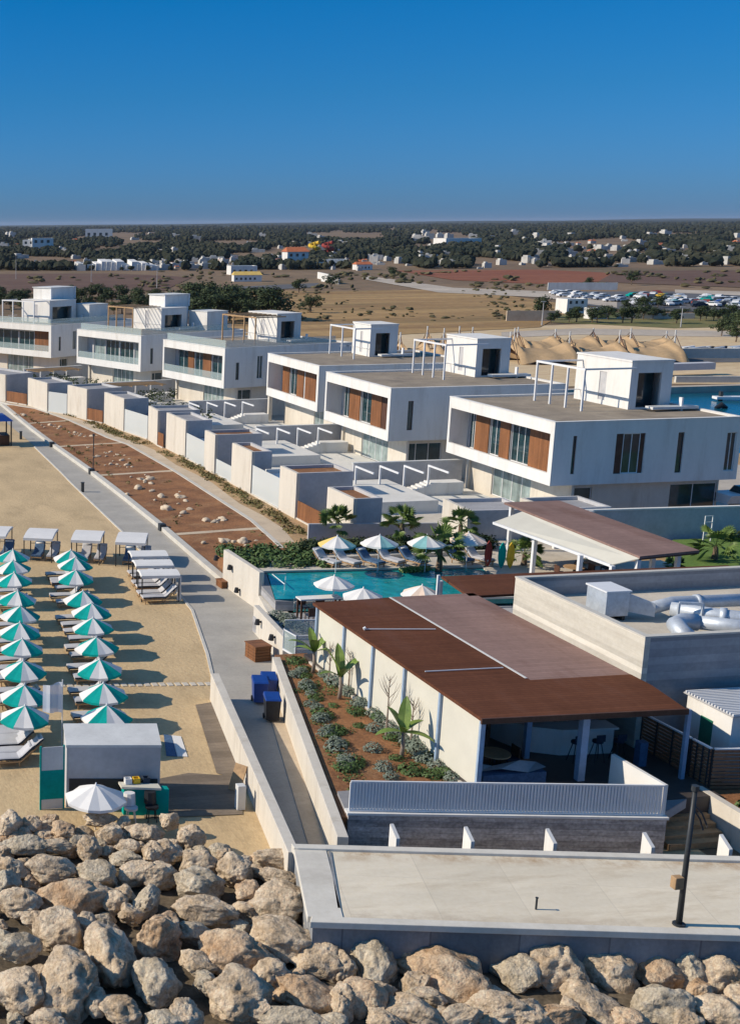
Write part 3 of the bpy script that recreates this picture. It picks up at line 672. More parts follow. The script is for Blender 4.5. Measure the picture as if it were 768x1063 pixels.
for i, (x, y, s_) in enumerate(grn):
    p = at(x/q4[0]+q4[1], y/q4[0]+q4[2], 1.15); src = greens[i%2]
    o = src if i < 2 else src.copy()
    if i >= 2: COL.objects.link(o)
    o.location = (p.x, p.y-.1, 1.07); o.scale = (s_*.78,)*3; o.rotation_euler.z = R.uniform(0,6)
m = MB(); rb = random.Random(14)
for _ in range(150):
    t_ = rb.random(); y = 38.6+15.6*t_; x0_ = 18.9+(22.6-18.9)*t_; x = rb.choice([x0_+abs(rb.gauss(0,.5)), 23.8-abs(rb.gauss(0,.55)), rb.uniform(x0_,23.8)])
    if not x0_ < x < 23.9 or noise.noise(Vector((x*.9, y*.6, 1))) < -.1: continue
    leafquads(m, (x, y, 1.13), (rb.uniform(.15,.45), rb.uniform(.2,.6), .09), 34, .05, rb)
tag(m.build('bed_cover', 'foliage_mid'), 'low green ground cover spreading over the soil beside the restaurant', 'ground cover', kind='stuff')
# broad-leaved young palms
def blade(mb, base, dirn, length, width, droop, n=7, mi=0, rib=.0, rng=R):
    d = Vector(dirn).normalized(); side = d.cross(Vector((0,0,1))); side = side.normalized() if side.length > .01 else Vector((1,0,0))
    p = Vector(base); pts = []
    for i in range(n+1):
        t = i/n; w = width*sin(pi*min(1, .08+t*.92))**.7*.5 if t < 1 else 0
        up = side.cross(d).normalized()
        pts.append((p - side*w + up*w*.25, p.copy(), p + side*w + up*w*.25))
        p = p + d*(length/n); d = (d + Vector((0,0,-droop/n*(1+t)))).normalized()
    vs = [q for r_ in pts for q in r_]; fs = []
    for i in range(n): fs += [(i*3,i*3+1,i*3+4,i*3+3), (i*3+1,i*3+2,i*3+5,i*3+4)]
    mb.add(vs, fs, mi)
def broad_palm(loc, h, leaves, label, rng, L_=1.3):
    t = thing('broad_leaved_palm', label, 'palm', loc, world=False)
    m = MB(); m.path([(0,0,0),(.03,0,h*.5),(0,.02,h)], [.10,.075,.06], 8); m.smooth=True; m.build('trunk','dry_twig',t)
    m = MB()
    for a, el, s_ in leaves:
        blade(m, (0,0,h*.95), (cos(a)*cos(el), sin(a)*cos(el), sin(el)), L_*s_, .42*s_, .7, rng=rng)
    m.build('leaf_crown','foliage_banana',t)
    return t
Ls = [(0.2,.9,1.),(1.5,1.1,.9),(3.0,.75,1.),(4.3,1.0,.95),(5.3,.5,.9),(2.3,.35,.8)]
broad_palm((23.2,52.2,1.1), 1.0, Ls, 'young palm with broad arching leaves, farthest of three in the planted bed', R, 1.35)
broad_palm((22.95,48.9,1.1), 1.0, [(.1,.9,1.),(2.9,1.2,1.2),(1.4,1.2,1.),(4.6,.9,.8),(3.4,.6,.8)], 'young palm with upright pale leaves, middle one of three in the planted bed', R, 1.5)
broad_palm((22.6,42.7,1.1), 1.05, [(1.,1.35,1.1),(.2,.7,.8),(3.1,.3,.9),(5.8,.1,1.),(2.2,1.1,.9),(4.4,.8,.8)], 'young palm with drooping green leaves, nearest of three in the planted bed', R, 1.25)
def sapling(loc, h, label, seed):
    r_ = random.Random(seed); t = thing('bare_sapling', label, 'sapling', loc, world=False)
    m = MB(); m.path([(0,0,0),(.02,0,h*.5),(0,0,h)], [.05,.03,.008], 6)
    m.build('trunk','dry_twig',t); m = MB()
    for i in range(14):
        z = h*r_.uniform(.45,.95); a = r_.uniform(0,6.28); l = (h-z)*.5+.25
        m.path([(0,0,z),(cos(a)*l*.4,sin(a)*l*.4,z+l*.5),(cos(a)*l*.6,sin(a)*l*.6,z+l)], [.014,.01,.004], 4)
    m.build('branch','dry_twig',t)
sapling((24.0-.45,49.4,1.1), 1.9, 'bare twiggy sapling against the cream wall, farthest of the leafless three', 1)
sapling((22.9,44.6,1.1), 2.5, 'bare twiggy sapling in the middle of the planted bed, tallest of the leafless three', 2)
sapling((23.4,43.6,1.1), 1.9, 'bare twiggy sapling near the cream wall, closest of the leafless three', 3)
sapling((23.3,50.8,1.1), 1.7, 'thin bare sapling beside the middle broad-leaved palm', 4)

# ------------------------------------------------------------------ restaurant
rs = thing('restaurant', 'low restaurant with brown slatted roofs, cream side panels and an open front', 'restaurant', (23.7,39.2,0))
m = MB(); m.box(23.6,31.6,37.6,54.2,.1,1.28); m.build('floor','dark_floor',rs)
ys = [39.25, 42.05, 44.8, 47.5, 50.2, 53.0]
for a, b in zip(ys[:-1], ys[1:]):
    m = MB(); m.box(23.66,23.70,a+.08,b-.08,1.2,3.82); m.build('wall_panel','cream_fabric',rs)
for y in ys:
    m = MB(); m.box(23.55,23.72,y-.06,y+.06,1.1,3.86); m.build('post','blue_post',rs)
m = MB(); m.box(23.5,23.8,38.9,53.4,1.1,1.2); m.build('sill','cream_render',rs)
# roof in two planes with a gutter between them
m = MB(); m.hexa([(23.5,39.1,3.86),(27.18,38.98,3.86),(27.18,53.5,3.86),(23.5,53.3,3.86),(23.5,39.1,3.98),(27.18,38.98,3.98),(27.18,53.5,3.98),(23.5,53.3,3.98)]); m.build('outer_roof','rust_roof',rs)
m = MB(); m.box(27.182,27.27,42.6,53.5,3.86,4.0); m.build('gutter','concrete_trim',rs)
m = MB(); m.box(27.272,31.28,42.4,53.6,3.86,3.97); m.build('inner_roof','mauve_roof',rs)
m = MB(); m.prism([(27.182,38.98),(30.9,38.85),(31.28,41.2),(31.28,42.398),(27.272,42.398),(27.272,42.59),(27.182,42.59)], 3.86, 3.98); m.build('front_roof','rust_roof',rs)
m = MB(); m.bar((23.45,39.04,3.9),(30.95,38.8,3.9),.08,.2); m.build('fascia','timber_dark',rs)
m = MB(); m.path([at(378,653,4.03), at(452,653,4.03)], .022, 6); m.path([at(441,697,4.03), at(522,693,4.03)], .022, 6)
m.path([at(378,653,4.03)-Vector((.03,0,0)), at(378,653,4.03)+Vector((.06,0,.05))], .07, 8); m.build('conduit','white_metal',rs)
# second roof field behind
p2 = thing('rear_canopy', 'brown slatted flat canopy behind the restaurant roof by the pool', 'canopy', (31,56,0))
m = MB(); m.prism([xy(at(458,598,3.98)), xy(at(487,618.5,3.98)), (39.5,53.7), (46,60), (46,56.6), xy(at(760,592,3.98))][0:2]+[(46,53.2),(46,56.2)], 3.86, 3.97); m.build('roof','rust_roof',p2)
for x, y in ((31.1,56.2),(38,55.9),(45.5,55.8),(31.2,53.9)):
    m = MB(); m.box(x-.08,x+.08,y-.08,y+.08,1.1,3.855); m.build('post','white_metal',p2)
m = MB(); q = at(455,598,4.2); m.box(q.x-.05,q.x+.07,q.y-.05,q.y+.05,1.1,4.25); m.build('corner_post','white_metal',p2)
# columns on the open front
for (u, yc, hw) in ((604, 39.5, .13), (546, 41.6, .10)):
    q = aty(u, 775, yc)
    m = MB(); m.box(q.x-hw,q.x+hw,yc-hw,yc+hw,1.285,3.85); m.build('column','blue_post',rs,bevel=.01)
m = MB(); m.box(31.12,31.26,39.0,39.14,.3,3.86); m.build('corner_column','blue_post',rs)
m = MB(); m.wall('y', 52.9, .15, 23.8, 31.3, 1.285, 3.85, [(25,26.5,1.285,3.4)]); m.build('rear_wall','slate_wall',rs)
# inner fittings
bar = thing('bar_counter', 'pale curved bar counter inside the open restaurant front', 'bar counter', (28.5,41.8,1.28))
m = MB(); m.prism([(26.6,43.6),(27.1,42.2),(28.2,41.6),(30.2,41.5),(30.2,42.1),(28.3,42.2),(27.6,42.7),(27.1,43.9)], 1.285, 2.25); m.build('base','white_render',bar)
m = MB(); m.prism([(26.5,43.7),(27.0,42.1),(28.15,41.48),(30.3,41.38),(30.3,42.2),(28.35,42.3),(27.7,42.8),(27.2,44.0)], 2.255, 2.32); m.build('top','patio_stone',bar)
bk = MB(); bk.box(28.2,31.0,43.6,43.8,1.285,3.6); tag(bk.build('bar_back_wall','slate_wall'), 'dark shelf wall standing behind the bar counter', 'wall')
def stool(loc, label):
    t = thing('bar_stool', label, 'bar stool', loc, world=False, group='bar stools at the counter')
    m = MB(); m.path([(0,0,.72),(0,0,.80)], .19, 12); m.build('seat','navy_fabric',t)
    for sx in (-1,1):
        for sy in (-1,1):
            m = MB(); m.path([(sx*.08,sy*.08,.72),(sx*.2,sy*.2,0)], .018, 5); m.build('leg','black_plastic',t)
    m = MB(); m.box(-.17,.17,-.18,-.15,.8,1.05); m.build('backrest','navy_fabric',t)
for i, (x, y) in enumerate([(28.4,41.0),(29.2,40.95),(30.0,40.9)]): stool((x,y,1.285), ['leftmost','middle','rightmost'][i]+' of the dark bar stools drawn up to the pale counter')
def table_round(loc, label):
    t = thing('dining_table', label, 'table', loc, world=False)
    m = MB(); m.path([(0,0,.70),(0,0,.74)], .55, 18); m.build('table_top','timber_pale',t)
    m = MB(); m.path([(0,0,0),(0,0,.70)], .05, 8); m.path([(0,0,0),(0,0,.03)], .28, 12); m.build('leg','dark_metal',t)
def wicker_chair(loc, rz, label, g_='dark chairs in the open restaurant front'):
    t = thing('dining_chair', label, 'chair', loc, rz=rz, world=False, group=g_)
    m = MB(); m.box(-.24,.24,-.24,.24,.40,.46); m.build('seat','navy_fabric',t)
    m = MB(); m.box(-.24,.24,.22,.26,.47,.85); m.build('backrest','timber_dark',t)
    for sx in (-1,1):
        for sy in (-1,1):
            m = MB(); m.box(sx*.21-.02,sx*.21+.02,sy*.21-.02,sy*.21+.02,0,.398); m.build('leg','timber_dark',t)
table_round((25.0,40.6,1.285), 'round table just inside the left front corner of the restaurant')
table_round((25.3,43.4,1.285), 'round table deeper inside the restaurant behind the front table')
for i, (x, y, a, l_) in enumerate([(24.4,40.9,1.5,'dark chair nearest the cream panels at the front table'),(25.7,40.8,-1.5,'dark chair on the bar side of the front table'),(25.0,41.4,0,'dark chair behind the front table'),(25.3,42.6,3.1,'dark chair in front of the inner table'),(24.7,43.6,1.4,'dark chair between the inner table and cream panels'),(26.0,43.5,-1.5,'dark chair on the bar side of the inner table')]):
    wicker_chair((x,y,1.285), a, l_)
m = MB(); m.add([(23.9,39.7,1.75),(24.6,39.5,1.9),(25.6,39.45,1.72),(26.3,39.5,1.86),(26.3,40.1,1.8),(25.6,40.0,1.95),(24.6,40.05,1.78),(23.9,40.2,1.9)], [(0,1,6,7),(1,2,5,6),(2,3,4,5)])
sf = thing('covered_sofa', 'long low seat under a pale blue cover at the restaurant front railing', 'sofa', (25,39.8,1.28))
m2 = MB(); m2.box(23.95,26.3,39.45,40.1,1.285,1.70); m2.build('base','blue_fabric',sf); m.build('cover','grey_fabric',sf)

# terrace in front: slate wall, white top, barred railing, side wall
A = at(362,843,1.35); B = at(692,848,1.35)
tw = thing('slate_wall', 'dark slate retaining wall with white coping under the barred railing', 'wall', (A.x,A.y,0))
dr = (B-A).normalized(); nm = Vector((-dr.y, dr.x, 0))
m = MB(); m.prism([xy(A), xy(B), xy(B+nm*.3), xy(A+nm*.3)], -.2, 1.25); m.build('wall_face','slate_wall',tw)
m = MB(); m.prism([xy(A-nm*.05-dr*.05), xy(B-nm*.05+dr*.05), xy(B+nm*.35+dr*.05), xy(A+nm*.35-dr*.05)], 1.253, 1.33); m.build('coping','white_render',tw)
m = MB(); m.prism([xy(A+nm*.36), xy(B+nm*.36-dr*.05), (31.0,38.0),(31.0,38.9),(23.5,38.9),(23.5,40),(18.9,40)], .9, 1.24); tag(m.build('terrace_floor','tile_side'), kind='structure')
rl_ = thing('barred_railing', 'white railing of close vertical bars along the restaurant terrace front', 'railing', (A.x,A.y,1.33))
a_, b_ = A+nm*.12+dr*.05, B+nm*.12-dr*.12; L_ = (b_-a_).length; nb = 98
ht = 2.36
for i in range(nb+1):
    q = a_ + dr*(L_*i/nb); m = MB(); m.bar((q.x,q.y,1.34),(q.x,q.y,ht), .055,.04)
    o_ = m.build('bar','white_metal',rl_)
m = MB(); m.bar((a_.x,a_.y,ht+.03),(b_.x,b_.y,ht+.03), .07,.05); m.bar((a_.x,a_.y,1.37),(b_.x,b_.y,1.37), .06,.05); m.build('rail','white_metal',rl_)
# backing sheet just behind the bars that gives the railing its solid look
m = MB(); q0, q1 = a_+nm*.06, b_+nm*.06; m.bar((q0.x,q0.y,1.87),(q1.x,q1.y,1.87), .012,.94); m.build('backing_panel','rail_backing',rl_)
# white side wall that rises at the right
B2 = at(634,785,2.35); m = MB(); c1 = b_+dr*.1
m.prism([xy(c1), xy(c1-dr*.12), (B2.x,B2.y), (B2.x+.14,B2.y+.05)], 1.0, 2.42)
tag(m.build('terrace_side_wall','white_render'), 'white wall running back from the right end of the barred railing', 'wall')
# steps and deck to the right
m = MB()
for i in range(7): m.box(28.95,31.1,36.4+i*.33,36.4+(i+1)*.33,0,.22+.16*i)
st = tag(m.build('steps','timber_pale'), 'timber steps climbing between the terrace and the long planter', 'steps')
m = MB(); m.box(28.95,31.1,38.72,39.4,0,1.25); tag(m.build('landing','tile_side'), kind='structure')
# slatted timber screens
def screen(a, b, z0, z1, label, n=12):
    t = thing('slatted_screen', label, 'screen', (a[0],a[1],z0)); m = MB()
    for i in range(n):
        z = z0 + (z1-z0)*(i+.5)/n; m.bar((a[0],a[1],z),(b[0],b[1],z), .04, (z1-z0)/n*.66)
    m.build('slat','slat_brown',t)
    for k in range(4):
        q = (a[0]+(b[0]-a[0])*k/3, a[1]+(b[1]-a[1])*k/3); m = MB(); m.box(q[0]-.035,q[0]+.035,q[1]+.022,q[1]+.09,z0,z1); m.build('post','dark_metal',t)
    m = MB(); m.bar((a[0],a[1],z1+.03),(b[0],b[1],z1+.03), .1,.05); m.build('cap','white_metal',t)
screen((31.55,41.8),(31.68,39.4), 1.0,2.6, 'dark timber slat screen beside the restaurant bar in the shade')
screen((31.68,39.3),(31.72,38.45), 1.0,2.6, 'sunlit corner panel of brown timber slats below the white kiosk')
screen((31.8,38.4),(36.5,37.7), 1.0,2.6, 'brown timber slat screen with pale edges facing the platform below the kiosk')
ki = thing('white_kiosk', 'small white kiosk with a ribbed white roof behind the slat screen', 'kiosk', (33,39,0))
m = MB(); m.box(32.85,38,39.0,41.3,1.0,3.5); m.build('wall','white_render',ki)
m = MB()
for i in range(17): y0 = 38.9+i*.15; m.box(32.78,38.1,y0,y0+.06,3.56,3.64)
m.build('rib','white_metal',ki)
m = MB(); m.box(32.78,38.1,38.9,41.45,3.505,3.558); m.build('roof','grey_render',ki)  # grey sheet puts shade into the gaps between the white ribs
m = MB(); m.box(32.82,32.847,39.9,40.5,1.6,3.0); m.build('door','green_paint',ki)
pl = thing('stone_planter', 'long cream stone planter wall with greenery beside the timber steps', 'planter', (31.3,37,0))
m = MB(); m.prism([(31.2,38.4),(31.2,35.9),(31.45,35.9),(31.45,38.35)], -.2, 1.3); m.prism([(31.46,36.0),(38,35.3),(38,35.1),(31.2,35.75),(31.2,35.89),(31.46,35.89)], -.2, 1.3); m.build('wall','cream_render',pl)
m = MB(); m.prism([(31.46,38.3),(31.46,36.02),(38,35.35),(38,37.6)], 0, 1.15); m.build('soil','red_soil',pl)
m = MB()
for i in range(16): leafquads(m, (32+R.uniform(0,5),37.1+R.uniform(-.5,.4),1.25), (.5,.4,.25), 140, .08, R)
tag(m.build('planter_shrub',['foliage_mid']), 'bright green shrubs growing in the stone planter under the slat screen', 'shrub')
m = MB(); m.box(30.35,30.65,40.2,40.5,1.29,2.2); tag(m.build('service_box','blue_fabric'), 'upright blue box beside the slat screen inside the terrace', 'box')

# upper plant room rising beside the roof
ur = thing('roof_enclosure', 'board marked concrete enclosure with ducts on its open roof', 'enclosure', (31.3,41.85,0))
m = MB()
m.wall('x',31.3,.22,41.85,50.4,1.0,5.55); m.build('side_wall','board_concrete',ur)
m = MB(); m.wall('y',41.85,.22,31.522,44,1.0,5.55); m.build('front_wall','tile_side',ur)
m = MB(); m.wall('y',50.18,.22,31.522,44,1.0,5.55); m.wall('x',44,.22,41.85,50.4,1.0,5.55); m.build('rear_wall','tile_side',ur)
m = MB(); 
for (x0,x1,y0,y1) in ((31.28,31.54,41.83,50.42),(31.541,44.2,41.83,42.09),(31.541,44.2,50.16,50.42)): m.box(x0,x1,y0,y1,5.553,5.62)
m.build('coping','kerb_concrete',ur)
m = MB(); m.box(31.53,43.99,42.08,50.17,4.4,4.75); m.build('roof','dry_earth' if 0 else 'tan_deck',ur)
# ducts
def duct(name, label, parts):
    t = thing(name, label, 'duct', parts[0][1][0]); 
    for kind_, pts, r_ in parts:
        m = MB(); m.path(pts, r_, 14); m.smooth=True; m.build(kind_,'steel',t)
    return t
ac = thing('air_unit', 'boxy galvanised air handling unit on the enclosure roof', 'air unit', (33.3,46.9,4.75))
m = MB(); m.box(32.75,33.75,46.3,47.6,4.95,5.95); m.build('casing','steel',ac,bevel=.02)
m = MB(); m.box(32.70,33.80,46.25,47.65,5.955,6.02); m.build('lid','white_metal',ac)
for x in (32.9,33.6):
    m = MB(); m.box(x-.06,x+.06,46.35,47.55,4.755,4.948); m.build('foot','dark_metal',ac)
m = MB(); m.hexa([(33.752,46.5,5.1),(34.7,46.0,4.95),(34.7,46.5,4.95),(33.752,47.3,5.1),(33.752,46.5,5.85),(34.7,46.0,5.5),(34.7,46.5,5.5),(33.752,47.3,5.85)]); m.build('transition','steel',ac)
duct('round_duct','fat round metal duct curving down at the enclosure front',[('elbow',[(34.2,43.1,4.9),(34.0,43.5,5.15),(34.2,44.1,5.25),(34.7,44.4,5.25),(35.2,44.2,5.25)],.33),('pipe',[(35.2,44.2,5.25),(37.5,42.9,5.2)],.27)])
duct('round_duct','straight round metal duct running along the rear of the enclosure roof',[('pipe',[(34.6,46.3,5.2),(36,46.8,5.25),(42.5,46.6,5.25)],.26),('collar',[(37,46.76,5.25),(37.2,46.76,5.25)],.31)])
duct('round_duct','diagonal round metal duct crossing the middle of the enclosure roof',[('pipe',[(35.3,45.9,5.3),(36.6,44.6,5.3),(38.6,43.4,5.3),(39.2,43.0,4.9)],.28),('collar',[(36.5,44.7,5.3),(36.7,44.55,5.3)],.34)])
duct('round_duct','short upright round duct at the right edge of the enclosure roof',[('pipe',[(38.9,45.2,4.75),(38.9,45.2,5.4),(39.3,45.0,5.75),(40,44.8,5.8)],.36)])
m = MB(); m.bar((35.1,45.2,4.76),(35.1,45.2,5.75),.08,.08); m.bar((35.9,44.9,4.76),(35.9,44.9,5.75),.08,.08); m.bar((35.1,45.2,5.75),(35.9,44.9,5.75),.1,.1); m.bar((35.1,45.2,5.0),(35.9,44.9,5.0),.1,.1)
tag(m.build('duct_frame','steel'), 'square metal support frame around the middle ducts', 'frame')
# ------------------------------------------------------------------ pool terrace
sheet('pool_deck', [(25.9,67.55),(29.0,67.4),(42.5,66.4),(47,66),(47,80),(40,80),(40,70.6),(26,71)], 1.48, 'tan_deck', th=1.0)
sheet('lower_terrace', [(23.9,61.4),(24.3,57.0),(23.4,54.9),(31,54.9),(47,54.9),(47,60.85),(26,61.6)], .9, 'tile_side', th=.8)
sheet('pool_side_deck', [(38.6,60.9),(50,60.4),(50,66.3),(39.2,66.45)], 1.49, 'tan_deck', th=1.0)
w = thing('promenade_wall', 'tall white wall with dark lamps at the outer end of the pool', 'wall', (25.5,68,0))
m = MB(); m.prism([(25.45,70.35),(25.62,65.15),(25.9,65.16),(25.75,70.4)], -.1, 2.14); m.build('wall_face','cream_render',w,bevel=.012)
w2 = thing('promenade_wall', 'lower white wall with dark lamps stepping down beside the large timber box', 'wall', (24.3,60,0))
m = MB(); m.prism([(25.62,65.14),(24.45,61.7),(23.45,56.4),(23.75,56.35),(24.75,61.6),(25.9,65.12)], -.1, .50)
a = at(262,624,1.4); b = at(307,657,1.4)
m2 = MB(); m2.prism([(24.0,61.6),(24.0-.55,56.3),(23.75,56.25),(24.28,61.6)], -.1, 1.42)
m2.build('wall_face','cream_render',w2,bevel=.012)
m = MB(); m.prism([(25.61,65.14),(24.9,61.9),(24.0,61.605),(24.28,61.605),(26,61.9),(26,65.14)], -.1, .85); m.build('plinth','cream_render',w2)
def walllamp(loc, label):
    t = thing('wall_lamp', label, 'wall lamp', loc, world=False, group='dark lamps on the promenade walls')
    m = MB(); m.bar((.0,0,0),(-.16,0,.0),.09,.09); m.build('bracket','black_plastic',t)
    m = MB(); m.path([(-.18,0,.14),(-.2,0,-.14)], [.10,.14], 10); m.build('lamp_head','black_plastic',t)
for (x, y, xx), l_ in zip([(205,205,25.5),(268,252,25.55),(228,352,25.55)], ['upper dark lamp at the far end of the tall white wall','dark lamp near the pool corner of the tall white wall','small dark lamp low on the tall white wall']):
    q = at(x/4.8+200, y/4.8+540, 1.2 if y < 300 else .4); walllamp((xx-.02, q.y, 1.45 if y < 300 else .45), l_)
for y_, l_ in ((60.1,'dark lamp on the lower wall nearest the pool edge'),(57.6,'dark lamp on the lower wall above the large timber box')):
    walllamp((23.45+ (y_-56.3)*.1, y_, 1.0), l_)
# the pool: a raised tank with a glass end
po = thing('swimming_pool', 'long turquoise swimming pool with parasols along both its sides', 'pool', (32,64,.9))
m = MB(); 
m.prism([(26.3,61.9),(38.6,60.9),(39.2,66.45),(26.7,67.5)], .86, .895); m.build('basin','teal_fabric',po)
wl, wn_ = at(286,601,1.44), at(286,622,1.44)
m = MB(); m.prism([xy(wn_),(38.55,60.95),(39.15,66.4),(wl.x,67.35)], 1.02, 1.44); m.build('water','pool_water',po)
m = MB(); m.prism([(25.75,65.15),(25.4,62.2),(26.3,61.96),(wn_.x-.02,wn_.y),(wl.x-.02,67.45),(25.85,67.55)], .9, 1.40); m.build('shelf','tile_side',po)
m = MB(); m.bar((26.2,67.62,1.52),(39.3,66.6,1.52),.28,.1); m.bar((26.25,61.8,1.40),(38.6,60.8,1.40),.14,.1); m.build('coping','cream_render',po)
m = MB(); m.bar((26.2,61.75,1.3),(30.5,61.4,1.3),.03,.7); m.build('glass_edge','clear_glass',po)
hr = thing('pool_handrail', 'thin white handrail dipping into the turquoise pool corner', 'handrail', (26.9,66,1.4))
m = MB(); m.path([(26.6,64.0,1.4),(26.6,64.0,1.75),(26.65,65.9,1.8),(27.4,65.85,1.8),(27.4,65.85,1.45)], .025, 6); m.build('rail','white_metal',hr)
# white-fabric sun beds table
tb = thing('serving_table', 'white topped rectangular table on dark legs at the pool edge', 'table', (26.9,60.6,.9))
m = MB(); m.box(25.9,28.1,60.2,60.85,1.95,2.02); m.build('table_top','white_fabric',tb)
for x in (26.0,28.0):
    for y in (60.28,60.78):
        m = MB(); m.box(x-.04,x+.04,y-.04,y+.04,.905,1.948); m.build('leg','timber_dark',tb)
for i, x in enumerate((26.3,27.0,27.7)):
    wicker_chair((x,59.75,.91), pi, ['leftmost','middle','rightmost'][i]+' of the chairs along the near side of the white topped table', 'dark chairs around the white topped table')
for i, x in enumerate((26.5,27.5)):
    wicker_chair((x,61.25,.91), 0, ['left','right'][i]+' hand chair on the pool side of the white topped table', 'dark chairs around the white topped table')
for i, (x, y) in enumerate([(25.3,60.4),(25.1,59.4),(25.4,58.6),(24.9,60.9)]):
    o = greys[i%3].copy(); COL.objects.link(o); o.location = (x,y,.9); o.scale = (1.0,1.0,.9); o['label'] = 'grey green shrub on the lower terrace between pool and planted bed'; o['group'] = 'grey green shrubs on the lower terrace'
gr = thing('glass_railing', 'glass railing enclosing the small terrace corner above the planted bed', 'railing', (23.6,56,.9))
for a, b in (((23.35,56.0),(23.5,54.9)),((23.5,54.9),(25.2,54.8)),((23.95,57.4),(25.6,57.2))):
    m = MB(); m.bar((a[0],a[1],1.42),(b[0],b[1],1.42),.015,.9); m.build('glass_panel','clear_glass',gr)
    m = MB(); m.bar((a[0],a[1],1.9),(b[0],b[1],1.9),.05,.04); m.bar((a[0],a[1],.94),(b[0],b[1],.94),.08,.08); m.build('rail','white_metal',gr)
for x, y in ((23.35,56.0),(23.5,54.9),(25.2,54.8)):
    m = MB(); m.box(x-.03,x+.03,y-.03,y+.03,.9,1.95); m.build('post','steel',gr)

def parasol(name, label, loc, rad, zr, za, cols, rot=0, group=None, tilt=0, n=8, seg=2, scallop=.09):
    """octagonal canopy on a pole; cols = materials cycling round the panels"""
    t = thing(name, label, 'parasol', loc, rz=rot, world=False, group=group)
    m = MB(); m.path([(0,0,0),(0,0,za+.05)], .022, 6); m.build('pole','white_metal',t)
    m = MB(); mats_ = sorted(set(cols))
    for i in range(n):
        a0, a1 = 2*pi*i/n, 2*pi*(i+1)/n; mi = mats_.index(cols[i%len(cols)])
        prev = [(0,0,za),(0,0,za)]
        for k in range(1, 5):
            r_ = rad*k/4; z = za - (za-zr)*(k/4)**1.12 ; 
            p0 = (cos(a0)*r_, sin(a0)*r_, z); p1 = (cos(a1)*r_, sin(a1)*r_, z)
            pm = ((p0[0]+p1[0])/2*.985, (p0[1]+p1[1])/2*.985, z - .035*(k/4))
            if k == 1: m.add([prev[0], p0, pm, p1], [(0,1,2),(0,2,3)], mi)
            else: m.add([q0, qm, q1, p0, pm, p1], [(0,3,4,1),(1,4,5,2)], mi)
            q0, qm, q1 = p0, pm, p1
        v0, vm, v1 = (p0[0],p0[1],p0[2]-scallop), (pm[0],pm[1],pm[2]-scallop*1.15), (p1[0],p1[1],p1[2]-scallop)
        m.add([p0,pm,p1,v0,vm,v1], [(0,3,4,1),(1,4,5,2)], mi)
    m.build('canopy', mats_, t)
    m = MB()
    for i in range(n):
        a0 = 2*pi*i/n; m.bar((0,0,za-.28),(cos(a0)*rad*.97, sin(a0)*rad*.97, zr-.005), .014,.014)
    m.build('rib','white_metal',t)
    m = MB(); m.path([(0,0,za-.01),(0,0,za+.08)], [.05,.015], 8); m.build('finial','white_metal',t)
    return t
W = 'white_fabric'
for (u, v, cols, rz, l_) in [(350,561,['yellow_fabric',W,W,'teal_pale'],2.6,'pool parasol with cream and teal panels, first in the rear row by the hedge'),
    (394,560,['teal_pale',W,W,W],1.2,'pool parasol with teal and white panels, second in the rear row'),
    (443,560,['teal_pale',W,W,W],.3,'pool parasol with pale teal and white panels, third in the rear row'),
    (486,557,['pink_fabric',W,'pink_fabric'],.8,'pale peach and white pool parasol at the end of the rear row')]:
    p = at(u, v, 3.35); parasol('pool_parasol', l_, (p.x,p.y,1.48), 1.02, 1.66, 2.12, cols, rz)
for (u, v, cols, rz, l_, z_) in [(347,602,[W],.3,'all white parasol in front of the pool, farther of the white pair',.9),
    (377,615,[W],.0,'all white parasol in front of the pool, nearer of the white pair',.9),
    (438,612,['pink_fabric',W,'pink_fabric',W],.5,'peach and white parasol at the near edge of the pool beside the white post',.9)]:
    p = at(u, v, 2.9); parasol('pool_parasol', l_, (p.x,p.y,z_), 1.0, 1.78, 2.22, cols, rz)

